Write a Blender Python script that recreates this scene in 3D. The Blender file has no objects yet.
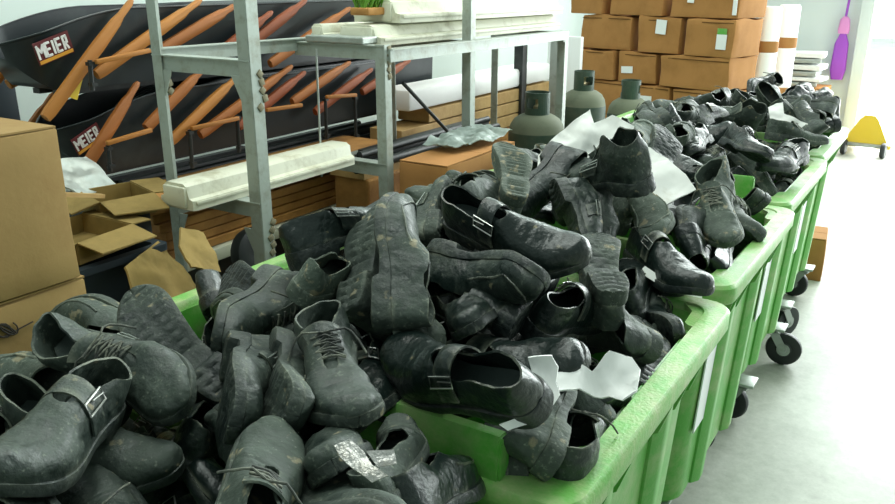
import bpy, bmesh, math, random
import numpy as np
from mathutils import Vector, Matrix, Quaternion, noise as mnoise

scene = bpy.context.scene
COL = scene.collection
R = math.radians

# ------------------------------------------------------------------ camera, world, lamps, exposure
cam_data = bpy.data.cameras.new('camera')
cam_data.sensor_width = 36.0
cam_data.lens = 800.0 / 895.0 * 36.0
cam_data.clip_start = 0.02
cam = bpy.data.objects.new('camera', cam_data)
COL.objects.link(cam)
cam.location = (0, 0, 1.6)
cam.rotation_euler = (R(90 - 18.778), 0, R(32.219))
scene.camera = cam

world = bpy.data.worlds.new('world')
scene.world = world
world.use_nodes = True
wnt = world.node_tree
bg = wnt.nodes['Background']
# soft pale sky; much brighter low over the open yard beyond the doorway
wtc = wnt.nodes.new('ShaderNodeTexCoord')
wsep = wnt.nodes.new('ShaderNodeSeparateXYZ')
wnt.links.new(wtc.outputs['Generated'], wsep.inputs[0])
wmr = wnt.nodes.new('ShaderNodeMapRange')
wmr.interpolation_type = 'SMOOTHSTEP'
wmr.inputs['From Min'].default_value = 0.72
wmr.inputs['From Max'].default_value = 0.97
wmr.inputs['To Min'].default_value = 0.42
wmr.inputs['To Max'].default_value = 5.0
wnt.links.new(wsep.outputs['Y'], wmr.inputs['Value'])
wnt.links.new(wmr.outputs[0], bg.inputs[1])
bg.inputs[0].default_value = (0.80, 1.0, 0.92, 1)

def area_lamp(name, loc, rot, sx, sy, power, color):
    d = bpy.data.lights.new(name, 'AREA')
    d.shape = 'RECTANGLE'
    d.size, d.size_y, d.energy, d.color = sx, sy, power, color
    o = bpy.data.objects.new(name, d)
    COL.objects.link(o)
    o.location, o.rotation_euler = loc, rot
    return o

area_lamp('ceiling_lamp_near', (-0.9, 1.6, 3.4), (0, 0, 0), 0.5, 3.0, 42, (0.91, 1.0, 0.93))
area_lamp('ceiling_lamp_far', (-0.9, 5.5, 3.4), (0, 0, 0), 0.5, 3.0, 48, (0.91, 1.0, 0.93))
area_lamp('ceiling_lamp_left', (-2.3, 2.6, 3.4), (0, 0, 0), 0.4, 3.0, 34, (0.98, 1.0, 0.92))
area_lamp('doorway_daylight', (0.95, 9.35, 1.25), (R(-90), 0, 0), 3.6, 2.5, 300, (0.95, 0.99, 1.0))
area_lamp('yard_daylight', (2.0, 15.0, 6.0), (0, 0, 0), 9.0, 9.0, 2600, (0.97, 1.0, 1.0))
area_lamp('side_light', (2.6, 5.4, 2.2), (0, R(62), 0), 2.2, 4.5, 90, (0.95, 1.0, 1.0))  # unseen area light off to the right, tilted down towards the bins

vs = scene.view_settings
vs.view_transform = 'Standard'
vs.look = 'None'
vs.exposure = 0.04
vs.gamma = 1.0
vs.use_curve_mapping = False

# ------------------------------------------------------------------ helpers
def link_mesh(name, bm, mat=None, parent=None, smooth=True):
    bmesh.ops.recalc_face_normals(bm, faces=bm.faces[:])
    me = bpy.data.meshes.new(name)
    bm.to_mesh(me)
    bm.free()
    if smooth:
        me.shade_smooth()
        try:
            me.set_sharp_from_angle(angle=R(38))
        except Exception:
            pass
    o = bpy.data.objects.new(name, me)
    COL.objects.link(o)
    if mat:
        me.materials.append(mat)
    if parent:
        o.parent = parent
    return o

def empty(name, loc=(0, 0, 0), rz=0.0):
    o = bpy.data.objects.new(name, None)
    o.empty_display_size = 0.05
    COL.objects.link(o)
    o.location = loc
    o.rotation_euler = (0, 0, rz)
    return o

def tag(o, label, cat, group=None):
    o['label'] = label
    o['category'] = cat
    if group:
        o['group'] = group
    return o

def structure(o):
    o['kind'] = 'structure'
    return o

def box(bm, c, s, rot=None, bev=0.0, seg=2):
    m = Matrix.Translation(Vector(c))
    if rot is not None:
        m = m @ rot.to_4x4()
    r = bmesh.ops.create_cube(bm, size=1.0, matrix=m @ Matrix.Diagonal((s[0], s[1], s[2], 1)))
    if bev > 0:
        es = list({e for v in r['verts'] for e in v.link_edges})
        bmesh.ops.bevel(bm, geom=es, offset=bev, segments=seg, affect='EDGES', profile=0.5)

def bar(bm, a, b, w, h, up=(0, 0, 1), bev=0.0):
    """A rectangular bar from a to b: w sideways, h along up."""
    a, b = Vector(a), Vector(b)
    y = (b - a)
    L = y.length
    y.normalize()
    u = Vector(up)
    x = y.cross(u)
    if x.length < 1e-4:
        x = y.cross(Vector((1, 0, 0)))
    x.normalize()
    z = x.cross(y)
    rot = Matrix((x, y, z)).transposed()
    box(bm, (a + b) / 2, (w, L, h), rot, bev)

def tube(bm, pts, r, n=8, cap=True, closed=False):
    pts = [Vector(p) for p in pts]
    N = len(pts)
    rs = r if isinstance(r, (list, tuple)) else [r] * N
    rings = []
    prev = None
    for i, p in enumerate(pts):
        if closed:
            d = pts[(i + 1) % N] - pts[i - 1]
        else:
            d = pts[min(i + 1, N - 1)] - pts[max(i - 1, 0)]
        d.normalize()
        if prev is None:
            x = d.orthogonal().normalized()
        else:
            x = (prev - d * prev.dot(d))
            x = x.normalized() if x.length > 1e-5 else d.orthogonal().normalized()
        prev = x
        y = d.cross(x)
        rings.append([bm.verts.new(p + (x * math.cos(2 * math.pi * k / n) + y * math.sin(2 * math.pi * k / n)) * rs[i]) for k in range(n)])
    for i in range(N if closed else N - 1):
        a, b = rings[i], rings[(i + 1) % N]
        for k in range(n):
            bm.faces.new((a[k], a[(k + 1) % n], b[(k + 1) % n], b[k]))
    if cap and not closed:
        bm.faces.new(rings[0][::-1])
        bm.faces.new(rings[-1])

def lathe(bm, prof, n=28, c=(0, 0, 0)):
    c = Vector(c)
    rings = []
    for r, z in prof:
        if r < 1e-5:
            rings.append([bm.verts.new(c + Vector((0, 0, z)))])
        else:
            rings.append([bm.verts.new(c + Vector((r * math.cos(2 * math.pi * k / n), r * math.sin(2 * math.pi * k / n), z))) for k in range(n)])
    for a, b in zip(rings, rings[1:]):
        for k in range(n):
            k2 = (k + 1) % n
            if len(a) == 1 and len(b) > 1:
                bm.faces.new((a[0], b[k2], b[k]))
            elif len(b) == 1 and len(a) > 1:
                bm.faces.new((a[k], a[k2], b[0]))
            elif len(a) > 1:
                bm.faces.new((a[k], a[k2], b[k2], b[k]))

def loft(bm, rings, close_ends=True):
    vr = [[bm.verts.new(p) for p in ring] for ring in rings]
    n = len(vr[0])
    for a, b in zip(vr, vr[1:]):
        for k in range(n):
            bm.faces.new((a[k], a[(k + 1) % n], b[(k + 1) % n], b[k]))
    if close_ends:
        bm.faces.new(vr[0][::-1])
        bm.faces.new(vr[-1])
    return vr

def rrect(x0, x1, y0, y1, r, z, n=5):
    pts = []
    for cx, cy, a0 in ((x1 - r, y1 - r, 0), (x0 + r, y1 - r, 90), (x0 + r, y0 + r, 180), (x1 - r, y0 + r, 270)):
        for k in range(n + 1):
            a = R(a0 + 90 * k / n)
            pts.append(Vector((cx + r * math.cos(a), cy + r * math.sin(a), z)))
    return pts

# ------------------------------------------------------------------ materials
def mat(name, color, rough=0.6, metal=0.0, dirt=None, dirt_amt=0.4, dirt_scale=8.0, bump=0.0, bump_scale=60.0,
        coat=0.0, spec=0.5, var=0.0, trans=0.0):
    m = bpy.data.materials.new(name)
    m.use_nodes = True
    nt = m.node_tree
    b = nt.nodes['Principled BSDF']
    b.inputs['Roughness'].default_value = rough
    b.inputs['Metallic'].default_value = metal
    b.inputs['Specular IOR Level'].default_value = spec
    b.inputs['Coat Weight'].default_value = coat
    b.inputs['Coat Roughness'].default_value = 0.2
    b.inputs['Transmission Weight'].default_value = trans
    col = (*color, 1)
    b.inputs['Base Color'].default_value = col
    tc = nt.nodes.new('ShaderNodeTexCoord')
    if dirt:
        n = nt.nodes.new('ShaderNodeTexNoise')
        n.inputs['Scale'].default_value = dirt_scale
        n.inputs['Detail'].default_value = 7
        n.inputs['Roughness'].default_value = 0.65
        nt.links.new(tc.outputs['Object'], n.inputs['Vector'])
        r = nt.nodes.new('ShaderNodeValToRGB')
        r.color_ramp.elements[0].position = 0.62 - 0.3 * dirt_amt
        r.color_ramp.elements[1].position = 0.80
        nt.links.new(n.outputs['Fac'], r.inputs['Fac'])
        mx = nt.nodes.new('ShaderNodeMix')
        mx.data_type = 'RGBA'
        mx.inputs[6].default_value = col
        mx.inputs[7].default_value = (*dirt, 1)
        nt.links.new(r.outputs['Color'], mx.inputs[0])
        nt.links.new(mx.outputs[2], b.inputs['Base Color'])
    if bump > 0:
        n2 = nt.nodes.new('ShaderNodeTexNoise')
        n2.inputs['Scale'].default_value = bump_scale
        n2.inputs['Detail'].default_value = 4
        nt.links.new(tc.outputs['Object'], n2.inputs['Vector'])
        bp = nt.nodes.new('ShaderNodeBump')
        bp.inputs['Strength'].default_value = bump
        bp.inputs['Distance'].default_value = 0.01
        nt.links.new(n2.outputs['Fac'], bp.inputs['Height'])
        nt.links.new(bp.outputs['Normal'], b.inputs['Normal'])
    return m

def shoe_mat(name, base, dust, rough, bump, mud=(0.30, 0.26, 0.16), gain=1.0):
    """Worn black leather or rubber; the object's own 'dust' value says how dusty that shoe is."""
    m = bpy.data.materials.new(name)
    m.use_nodes = True
    nt = m.node_tree
    L = nt.links.new
    N = nt.nodes.new
    b = nt.nodes['Principled BSDF']
    tc = N('ShaderNodeTexCoord')
    at = N('ShaderNodeAttribute')
    at.attribute_type = 'OBJECT'
    at.attribute_name = 'dust'
    sd = N('ShaderNodeAttribute')
    sd.attribute_type = 'OBJECT'
    sd.attribute_name = 'seed'
    mp = N('ShaderNodeVectorMath')
    mp.operation = 'ADD'
    L(tc.outputs['Object'], mp.inputs[0])
    L(sd.outputs['Vector'], mp.inputs[1])
    n = N('ShaderNodeTexNoise')
    n.inputs['Scale'].default_value = 17
    n.inputs['Distortion'].default_value = 0.6
    n.inputs['Detail'].default_value = 9
    n.inputs['Roughness'].default_value = 0.72
    L(mp.outputs[0], n.inputs['Vector'])
    a = N('ShaderNodeMath')           # noise + dust - 1
    a.operation = 'ADD'
    L(n.outputs['Fac'], a.inputs[0])
    L(at.outputs['Fac'], a.inputs[1])
    r = N('ShaderNodeMapRange')
    r.inputs['From Min'].default_value = 0.72
    r.inputs['From Max'].default_value = 1.20
    L(a.outputs[0], r.inputs['Value'])
    # flakes of mud
    v = N('ShaderNodeTexNoise')
    v.inputs['Scale'].default_value = 34
    v.inputs['Detail'].default_value = 5
    L(mp.outputs[0], v.inputs['Vector'])
    a2 = N('ShaderNodeMath')
    a2.operation = 'MULTIPLY_ADD'
    L(at.outputs['Fac'], a2.inputs[0])
    a2.inputs[1].default_value = 0.22
    L(v.outputs['Fac'], a2.inputs[2])
    r2 = N('ShaderNodeMapRange')
    r2.inputs['From Min'].default_value = 0.74
    r2.inputs['From Max'].default_value = 0.80
    r2.inputs['To Max'].default_value = 0.75
    L(a2.outputs[0], r2.inputs['Value'])
    m1 = N('ShaderNodeMix')
    m1.data_type = 'RGBA'
    m1.inputs[6].default_value = (*base, 1)
    m1.inputs[7].default_value = (*dust, 1)
    L(r.outputs[0], m1.inputs[0])
    m2 = N('ShaderNodeMix')
    m2.data_type = 'RGBA'
    L(m1.outputs[2], m2.inputs[6])
    m2.inputs[7].default_value = (*mud, 1)
    L(r2.outputs[0], m2.inputs[0])
    # rubbed edges: raised edges lose their black, unevenly
    geo = N('ShaderNodeNewGeometry')
    pr = N('ShaderNodeMapRange')
    pr.inputs['From Min'].default_value = 0.535
    pr.inputs['From Max'].default_value = 0.64
    L(geo.outputs['Pointiness'], pr.inputs['Value'])
    wn = N('ShaderNodeMapRange')
    wn.inputs['From Min'].default_value = 0.44
    wn.inputs['From Max'].default_value = 0.62
    L(n.outputs['Fac'], wn.inputs['Value'])
    wm = N('ShaderNodeMath')
    wm.operation = 'MULTIPLY'
    L(pr.outputs[0], wm.inputs[0])
    L(wn.outputs[0], wm.inputs[1])
    wm2 = N('ShaderNodeMath')
    wm2.operation = 'MULTIPLY'
    wm2.inputs[1].default_value = 0.75
    L(wm.outputs[0], wm2.inputs[0])
    m3 = N('ShaderNodeMix')
    m3.data_type = 'RGBA'
    L(m2.outputs[2], m3.inputs[6])
    m3.inputs[7].default_value = (0.36, 0.37, 0.28, 1)
    L(wm2.outputs[0], m3.inputs[0])
    # fine pale speckle of dried dust
    sp = N('ShaderNodeTexNoise')
    sp.inputs['Scale'].default_value = 150
    sp.inputs['Detail'].default_value = 3
    L(mp.outputs[0], sp.inputs['Vector'])
    sa = N('ShaderNodeMath')
    sa.operation = 'MULTIPLY_ADD'
    L(n.outputs['Fac'], sa.inputs[0])
    sa.inputs[1].default_value = 0.55
    L(sp.outputs['Fac'], sa.inputs[2])
    sr = N('ShaderNodeMapRange')
    sr.inputs['From Min'].default_value = 0.90
    sr.inputs['From Max'].default_value = 1.02
    sr.inputs['To Max'].default_value = 0.6
    L(sa.outputs[0], sr.inputs['Value'])
    m4 = N('ShaderNodeMix')
    m4.data_type = 'RGBA'
    L(m3.outputs[2], m4.inputs[6])
    m4.inputs[7].default_value = (0.26, 0.29, 0.23, 1)
    sm = N('ShaderNodeMath')
    sm.operation = 'MULTIPLY'
    L(sr.outputs[0], sm.inputs[0])
    sd2 = N('ShaderNodeMapRange')
    sd2.inputs['From Min'].default_value = 0.1
    sd2.inputs['From Max'].default_value = 0.6
    sd2.inputs['To Min'].default_value = 0.05
    sd2.inputs['To Max'].default_value = 1.1
    L(at.outputs['Fac'], sd2.inputs['Value'])
    L(sd2.outputs[0], sm.inputs[1])
    L(sm.outputs[0], m4.inputs[0])
    L(m4.outputs[2], b.inputs['Base Color'])
    rr = N('ShaderNodeMapRange')
    rr.inputs['From Max'].default_value = 0.6
    rr.inputs['To Min'].default_value = rough
    rr.inputs['To Max'].default_value = 0.75
    L(r.outputs[0], rr.inputs['Value'])
    L(rr.outputs[0], b.inputs['Roughness'])
    b.inputs['Specular IOR Level'].default_value = 0.55
    nb = N('ShaderNodeTexNoise')
    nb.inputs['Scale'].default_value = 55
    nb.inputs['Detail'].default_value = 6
    L(mp.outputs[0], nb.inputs['Vector'])
    bp = N('ShaderNodeBump')
    bp.inputs['Strength'].default_value = bump
    bp.inputs['Distance'].default_value = 0.006
    L(nb.outputs['Fac'], bp.inputs['Height'])
    L(bp.outputs['Normal'], b.inputs['Normal'])
    return m

M = {}
M['leather'] = shoe_mat('black_leather', (0.0075, 0.0150, 0.0130), (0.078, 0.104, 0.080), 0.31, 0.65)
M['rubber'] = shoe_mat('black_rubber', (0.010, 0.016, 0.0155), (0.072, 0.094, 0.072), 0.42, 0.75)
M['lining'] = shoe_mat('shoe_lining', (0.040, 0.062, 0.058), (0.09, 0.11, 0.095), 0.6, 0.4)
M['lace'] = shoe_mat('lace_cord', (0.012, 0.015, 0.014), (0.12, 0.13, 0.11), 0.7, 0.3)
M['steel'] = mat('buckle_metal', (0.55, 0.56, 0.53), 0.3, 1.0)
M['green'] = mat('green_plastic', (0.085, 0.36, 0.045), 0.38, dirt=(0.34, 0.42, 0.20), dirt_amt=0.55, dirt_scale=9, bump=0.08, bump_scale=120, spec=0.5)
M['green_rim'] = mat('scuffed_green_plastic', (0.14, 0.42, 0.075), 0.42, dirt=(0.46, 0.48, 0.27), dirt_amt=0.75, dirt_scale=16, bump=0.15, bump_scale=150)
M['label'] = mat('white_label', (0.80, 0.82, 0.82), 0.5)
M['tyre'] = mat('black_tyre', (0.015, 0.02, 0.02), 0.5)
M['zinc'] = mat('zinc_metal', (0.42, 0.46, 0.43), 0.45, 0.55, dirt=(0.25, 0.27, 0.24), dirt_amt=0.4, dirt_scale=14)
M['rack'] = mat('galvanised_rack_metal', (0.36, 0.41, 0.37), 0.5, 0.25, dirt=(0.22, 0.22, 0.16), dirt_amt=0.45, dirt_scale=18, bump=0.1)
M['rust'] = mat('rusty_metal', (0.20, 0.18, 0.11), 0.7, 0.3, dirt=(0.30, 0.28, 0.2), dirt_amt=0.6, dirt_scale=60)
M['card'] = mat('brown_cardboard', (0.33, 0.215, 0.085), 0.85, dirt=(0.27, 0.165, 0.062), dirt_amt=0.5, dirt_scale=9, bump=0.05, bump_scale=90, spec=0.2)
M['card2'] = mat('orange_brown_cardboard', (0.40, 0.195, 0.065), 0.85, dirt=(0.30, 0.14, 0.045), dirt_amt=0.5, dirt_scale=5, bump=0.1, bump_scale=20, spec=0.2)
M['card3'] = mat('old_dusty_cardboard', (0.27, 0.19, 0.065), 0.9, dirt=(0.17, 0.12, 0.04), dirt_amt=0.5, dirt_scale=9, spec=0.2)
M['cardin'] = mat('cardboard_fold', (0.12, 0.06, 0.02), 0.95, spec=0.1)
M['tape'] = mat('packing_tape', (0.42, 0.27, 0.13), 0.35)
M['paper'] = mat('white_paper', (0.88, 0.89, 0.85), 0.75, dirt=(0.58, 0.56, 0.46), dirt_amt=0.15, dirt_scale=9, bump=0.12, bump_scale=12)
M['film'] = mat('white_plastic_film', (0.90, 0.91, 0.89), 0.45, bump=0.1, bump_scale=14)
M['wood'] = mat('orange_wood', (0.33, 0.105, 0.014), 0.6, dirt=(0.26, 0.085, 0.015), dirt_amt=0.6, dirt_scale=5)
M['woodred'] = mat('red_brown_wood', (0.25, 0.055, 0.011), 0.6, dirt=(0.18, 0.045, 0.012), dirt_amt=0.6, dirt_scale=5)
M['woodpale'] = mat('pale_orange_wood', (0.42, 0.165, 0.024), 0.6, dirt=(0.40, 0.15, 0.03), dirt_amt=0.6, dirt_scale=5)
M['plank'] = mat('brown_plank', (0.50, 0.25, 0.065), 0.75, dirt=(0.17, 0.065, 0.012), dirt_amt=0.8, dirt_scale=6, bump=0.2, bump_scale=30)
M['plankpale'] = mat('pale_plank', (0.50, 0.33, 0.13), 0.75, dirt=(0.30, 0.17, 0.05), dirt_amt=0.6, dirt_scale=7, bump=0.2, bump_scale=30)
M['tray'] = mat('black_tray_paint', (0.010, 0.016, 0.019), 0.35, dirt=(0.03, 0.04, 0.04), dirt_amt=0.3, dirt_scale=4, bump=0.03, bump_scale=8)
M['black'] = mat('black_steel', (0.014, 0.018, 0.018), 0.45, dirt=(0.05, 0.055, 0.05), dirt_amt=0.4)
M['darkplastic'] = mat('dark_blue_grey_plastic', (0.012, 0.022, 0.030), 0.55)
M['lampwhite'] = mat('white_lamp_housing', (0.64, 0.65, 0.52), 0.5, dirt=(0.30, 0.27, 0.16), dirt_amt=0.35, dirt_scale=10)
M['gas'] = mat('dark_green_cylinder_paint', (0.028, 0.060, 0.040), 0.55, dirt=(0.09, 0.105, 0.07), dirt_amt=0.6, dirt_scale=7, bump=0.05, bump_scale=40)
M['gastop'] = mat('dusty_cylinder_shoulder', (0.14, 0.16, 0.105), 0.75, dirt=(0.08, 0.10, 0.065), dirt_amt=0.4)
M['brass'] = mat('brass', (0.50, 0.42, 0.26), 0.4, 0.8)
M['wall'] = mat('pale_wall_paint', (0.66, 0.76, 0.72), 0.85, dirt=(0.60, 0.70, 0.66), dirt_amt=0.4, dirt_scale=1.2, spec=0.2)
M['wallback'] = mat('pale_back_wall_paint', (0.70, 0.77, 0.76), 0.85, spec=0.2)
M['yellow'] = mat('yellow_paint', (0.72, 0.52, 0.03), 0.4)
M['purple'] = mat('purple_plastic', (0.36, 0.07, 0.55), 0.5)
M['pink'] = mat('pink_plastic', (0.75, 0.28, 0.62), 0.5)
M['grass'] = mat('green_bristles', (0.10, 0.26, 0.02), 0.8)
M['clear'] = mat('pale_clear_film', (0.40, 0.48, 0.44), 0.35, bump=0.15, bump_scale=14, trans=0.35)
M['foil'] = mat('silver_tape', (0.62, 0.60, 0.58), 0.35, 0.5, dirt=(0.30, 0.28, 0.22), dirt_amt=0.5, dirt_scale=40, bump=0.8, bump_scale=70)
M['ink'] = mat('black_ink', (0.02, 0.015, 0.01), 0.8)
M['red'] = mat('dark_red_print', (0.10, 0.008, 0.010), 0.6)
M['stripe'] = mat('orange_print', (0.70, 0.32, 0.03), 0.6)
M['white'] = mat('white_print', (0.8, 0.8, 0.78), 0.6)

def concrete():
    m = bpy.data.materials.new('worn_concrete')
    m.use_nodes = True
    nt = m.node_tree
    b = nt.nodes['Principled BSDF']
    tc = nt.nodes.new('ShaderNodeTexCoord')
    n1 = nt.nodes.new('ShaderNodeTexNoise')
    n1.inputs['Scale'].default_value = 2.2
    n1.inputs['Detail'].default_value = 10
    n1.inputs['Roughness'].default_value = 0.7
    n2 = nt.nodes.new('ShaderNodeTexNoise')
    n2.inputs['Scale'].default_value = 22
    n2.inputs['Detail'].default_value = 8
    n2.inputs['Roughness'].default_value = 0.8
    for n in (n1, n2):
        nt.links.new(tc.outputs['Object'], n.inputs['Vector'])
    mx = nt.nodes.new('ShaderNodeMix')
    mx.inputs[0].default_value = 0.45
    nt.links.new(n1.outputs['Fac'], mx.inputs[2])
    nt.links.new(n2.outputs['Fac'], mx.inputs[3])
    r = nt.nodes.new('ShaderNodeValToRGB')
    e = r.color_ramp.elements
    e[0].position, e[0].color = 0.36, (0.27, 0.29, 0.235, 1)
    e[1].position, e[1].color = 0.62, (0.50, 0.53, 0.46, 1)
    nt.links.new(mx.outputs[0], r.inputs['Fac'])
    nt.links.new(r.outputs['Color'], b.inputs['Base Color'])
    b.inputs['Roughness'].default_value = 0.5
    bp = nt.nodes.new('ShaderNodeBump')
    bp.inputs['Strength'].default_value = 0.08
    nt.links.new(n2.outputs['Fac'], bp.inputs['Height'])
    nt.links.new(bp.outputs['Normal'], b.inputs['Normal'])
    return m
M['concrete'] = concrete()
# ------------------------------------------------------------------ the setting
def slab(name, c, s, m):
    bm = bmesh.new()
    box(bm, c, s)
    return structure(link_mesh(name, bm, m, smooth=False))

slab('floor', (1.0, 12.0, -0.05), (16.0, 30.0, 0.1), M['concrete'])
slab('wall_left', (-3.55, 4.6, 1.6), (0.1, 9.8, 3.4), M['wall'])
slab('wall_back', (-2.22, 9.45, 1.6), (2.6, 0.12, 3.4), M['wallback'])

bm = bmesh.new()
box(bm, (-0.90, 9.40, 1.6), (0.12, 0.20, 3.4), bev=0.006)
structure(link_mesh('trim_1', bm, M['wallback']))

# ------------------------------------------------------------------ green wheeled bins
BW, BL, BH = 1.125, 0.85, 0.90
def make_bin(x1, y0, label, castor_yaw=(170, 190, 160, -30), lugs=(0.918,), inset=0.17, step=.012, BL=BL):
    x0 = x1 - BW
    cx = (x0 + x1) / 2
    root = empty('wheeled_bin', (cx, y0, 0))
    tag(root, label, 'bin', 'green wheeled bins full of shoes in a row')
    X0, X1 = -BW / 2, BW / 2
    # body: tapering tub, outside and inside
    bm = bmesh.new()
    t = 0.10
    rings = [rrect(X0 + t + .03, X1 - t - .03, .10, BL - .10, .06, .17),
             rrect(X0 + t, X1 - t, .08, BL - .08, .07, .20),
             rrect(X0 + .062, X1 - .062, .055, BL - .055, .07, .80),
             rrect(X0 + .050, X1 - .050, .045, BL - .045, .07, .835),
             rrect(X0 + .048, X1 - .048, .046, BL - .046, .07, .880),
             rrect(X0 + .060, X1 - .060, .060, BL - .060, .06, .885),
             rrect(X0 + .072, X1 - .072, .072, BL - .072, .06, .80),
             rrect(X0 + t + .03, X1 - t - .03, .12, BL - .12, .06, .24)]
    loft(bm, rings)
    link_mesh('tub', bm, M['green'], root)
    # rim
    bm = bmesh.new()
    rim_rings = [rrect(X0 + .052, X1 - .052, .050, BL - .050, .06, .858),
                 rrect(X0 + .004, X1 - .004, .004, BL - .004, .05, .850),
                 rrect(X0 + .000, X1 - .000, .000, BL - .000, .05, .856),
                 rrect(X0 + .000, X1 - .000, .000, BL - .000, .05, .892),
                 rrect(X0 + .006, X1 - .006, .006, BL - .006, .05, .900),
                 rrect(X0 + .046, X1 - .046, .058, BL - .050, .045, .902),
                 rrect(X0 + .051, X1 - .051, .064, BL - .056, .045, .894),
                 rrect(X0 + .056, X1 - .056, .068, BL - .060, .045, .850)]
    loft(bm, rim_rings, False)
    # corner plates bulge into the opening
    for sx in (-1, 1):
        for yy, sy in ((.066, 1), (BL - .058, -1)):
            px = sx * (BW / 2 - .051)
            pts = [Vector((px + sx * .006, yy - sy * .004, 0)), Vector((px - sx * .050, yy - sy * .004, 0)), Vector((px - sx * .036, yy + sy * .012, 0)),
                   Vector((px - sx * .022, yy + sy * .030, 0)), Vector((px - sx * .018, yy + sy * .100, 0)), Vector((px - sx * .008, yy + sy * .112, 0)), Vector((px + sx * .006, yy + sy * .116, 0))]
            loft(bm, [[p + Vector((0, 0, z)) for p in pts] for z in (.866, .8985)])
    link_mesh('rim', bm, M['green_rim'], root)
    # gussets below the rim
    k = 0
    for yy in (.10, .20, .31, .54, .65, .75):
        for sx in (-1, 1):
            if sx < 0 and k > 3:
                continue
            bm = bmesh.new()
            xo, xi = sx * (BW / 2 - .006), sx * (BW / 2 - .075)
            pts = [Vector((xo, yy - .004, .857)), Vector((xi, yy - .004, .857)), Vector((xi, yy - .004, .72)), Vector((xi + sx * .03, yy - .004, .74))]
            loft(bm, [pts, [p + Vector((0, .008, 0)) for p in pts]])
            link_mesh('gusset', bm, M['green'], root, smooth=False)
            k += 1
    # upright ribs pressed out of the side walls
    for sx in (-1, 1):
        for yy, ww in ((.26, .10), (.60, .10)):
            bm = bmesh.new()
            rr = []
            for z, off in ((.20, .100), (.80, .062)):
                x = sx * (BW / 2 - off)
                rr.append([Vector((x + sx * d, yy + ww * q, z)) for d, q in ((-.02, -.5), (.006, -.45), (.022, -.2), (.022, .2), (.006, .45), (-.02, .5))])
            loft(bm, rr)
            link_mesh('rib', bm, M['green'], root)
    # white label strip on the aisle side
    bm = bmesh.new()
    x = BW / 2
    q = [(x - .0655, .12, .73), (x - .0655, .215, .73), (x - .084, .215, .42), (x - .084, .12, .42)]
    pts = [Vector(p) for p in q]
    loft(bm, [pts, [p + Vector((.004, 0, 0.001)) for p in pts]])
    link_mesh('label', bm, M['label'], root, smooth=False)
    # lifting lug on the front edge
    for lx in lugs:
        bm = bmesh.new()
        xa, xb = X0 + lx - .12, X0 + lx + .08
        prof = [(.014, .888), (.016, .958), (.022, .972), (.040, .972), (.047, .960), (.050, .888)]
        loft(bm, [[Vector((xx, y, z)) for y, z in prof] for xx in (xa, xb)])
        bmesh.ops.bevel(bm, geom=[e for e in bm.edges if abs(e.verts[0].co.x - e.verts[1].co.x) < 1e-5 and e.calc_length() > .008], offset=.004, segments=2, affect='EDGES')
        link_mesh('lifting_lug', bm, M['green'], root)
    # front apron step
    bm = bmesh.new()
    box(bm, (0, .004 - step / 2, .835), (BW - .16, step + .012, .055), bev=min(.014, step / 3), seg=3)
    link_mesh('apron', bm, M['green'], root)
    # castors
    for (sx, yy), yaw in zip(((1, .13), (1, BL - .13), (-1, .13), (-1, BL - .13)), castor_yaw):
        p = Vector((sx * (BW / 2 - inset), yy, 0))
        rot = Matrix.Rotation(R(yaw), 3, 'Z')
        off = rot @ Vector((0.045, 0, 0))
        bm = bmesh.new()
        box(bm, p + Vector((0, 0, .172)), (.09, .09, .012), bev=.003)
        tube(bm, [p + Vector((0, 0, .166)), p + Vector((0, 0, .145))], .022, 12)
        for s in (-1, 1):
            a = p + rot @ Vector((0, s * .026, .150))
            b = p + off + rot @ Vector((0, s * .026, .075))
            bar(bm, a, b, .034, .004, up=rot @ Vector((0, 1, 0)))
        box(bm, p + Vector((0, 0, .150)), (.05, .058, .005), rot)
        c = link_mesh('castor', bm, M['zinc'], root)
        bm = bmesh.new()
        prof = [(.0, -.018), (.030, -.018), (.034, -.014), (.060, -.016), (.072, -.012), (.075, 0), (.072, .012), (.060, .016), (.034, .014), (.030, .018), (0, .018)]
        lathe(bm, prof, 26)
        bmesh.ops.rotate(bm, verts=bm.verts[:], cent=(0, 0, 0), matrix=rot @ Matrix.Rotation(R(90), 3, 'X'))
        bmesh.ops.translate(bm, verts=bm.verts[:], vec=p + off + Vector((0, 0, .075)))
        w = link_mesh('wheel', bm, M['tyre'], c)
        bm = bmesh.new()
        lathe(bm, [(0, -.030), (.010, -.030), (.014, -.019), (.028, -.019), (.028, .019), (.014, .019), (.010, .030), (0, .030)], 16)
        bmesh.ops.rotate(bm, verts=bm.verts[:], cent=(0, 0, 0), matrix=rot @ Matrix.Rotation(R(90), 3, 'X'))
        bmesh.ops.translate(bm, verts=bm.verts[:], vec=p + off + Vector((0, 0, .075)))
        link_mesh('hub', bm, M['zinc'], c)
    return root

make_bin(-0.345, -0.04, 'green wheeled bin heaped with shoes, frontmost and partly out of the picture')
make_bin(-0.345, 0.875, 'green wheeled bin with a raised lifting lug on its front edge, second of the row', step=.03, BL=.905)
make_bin(-0.372, 1.865, 'green wheeled bin just behind the one with the visible lug, third of the row')
make_bin(-0.400, 2.745, 'green wheeled bin in front of the last one, fourth of the row', castor_yaw=(170, 5, 160, -30), inset=.095)
make_bin(-0.425, 3.625, 'green wheeled bin at the far end of the row towards the bright doorway', castor_yaw=(60, 170, 160, -30), inset=.095)

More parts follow.
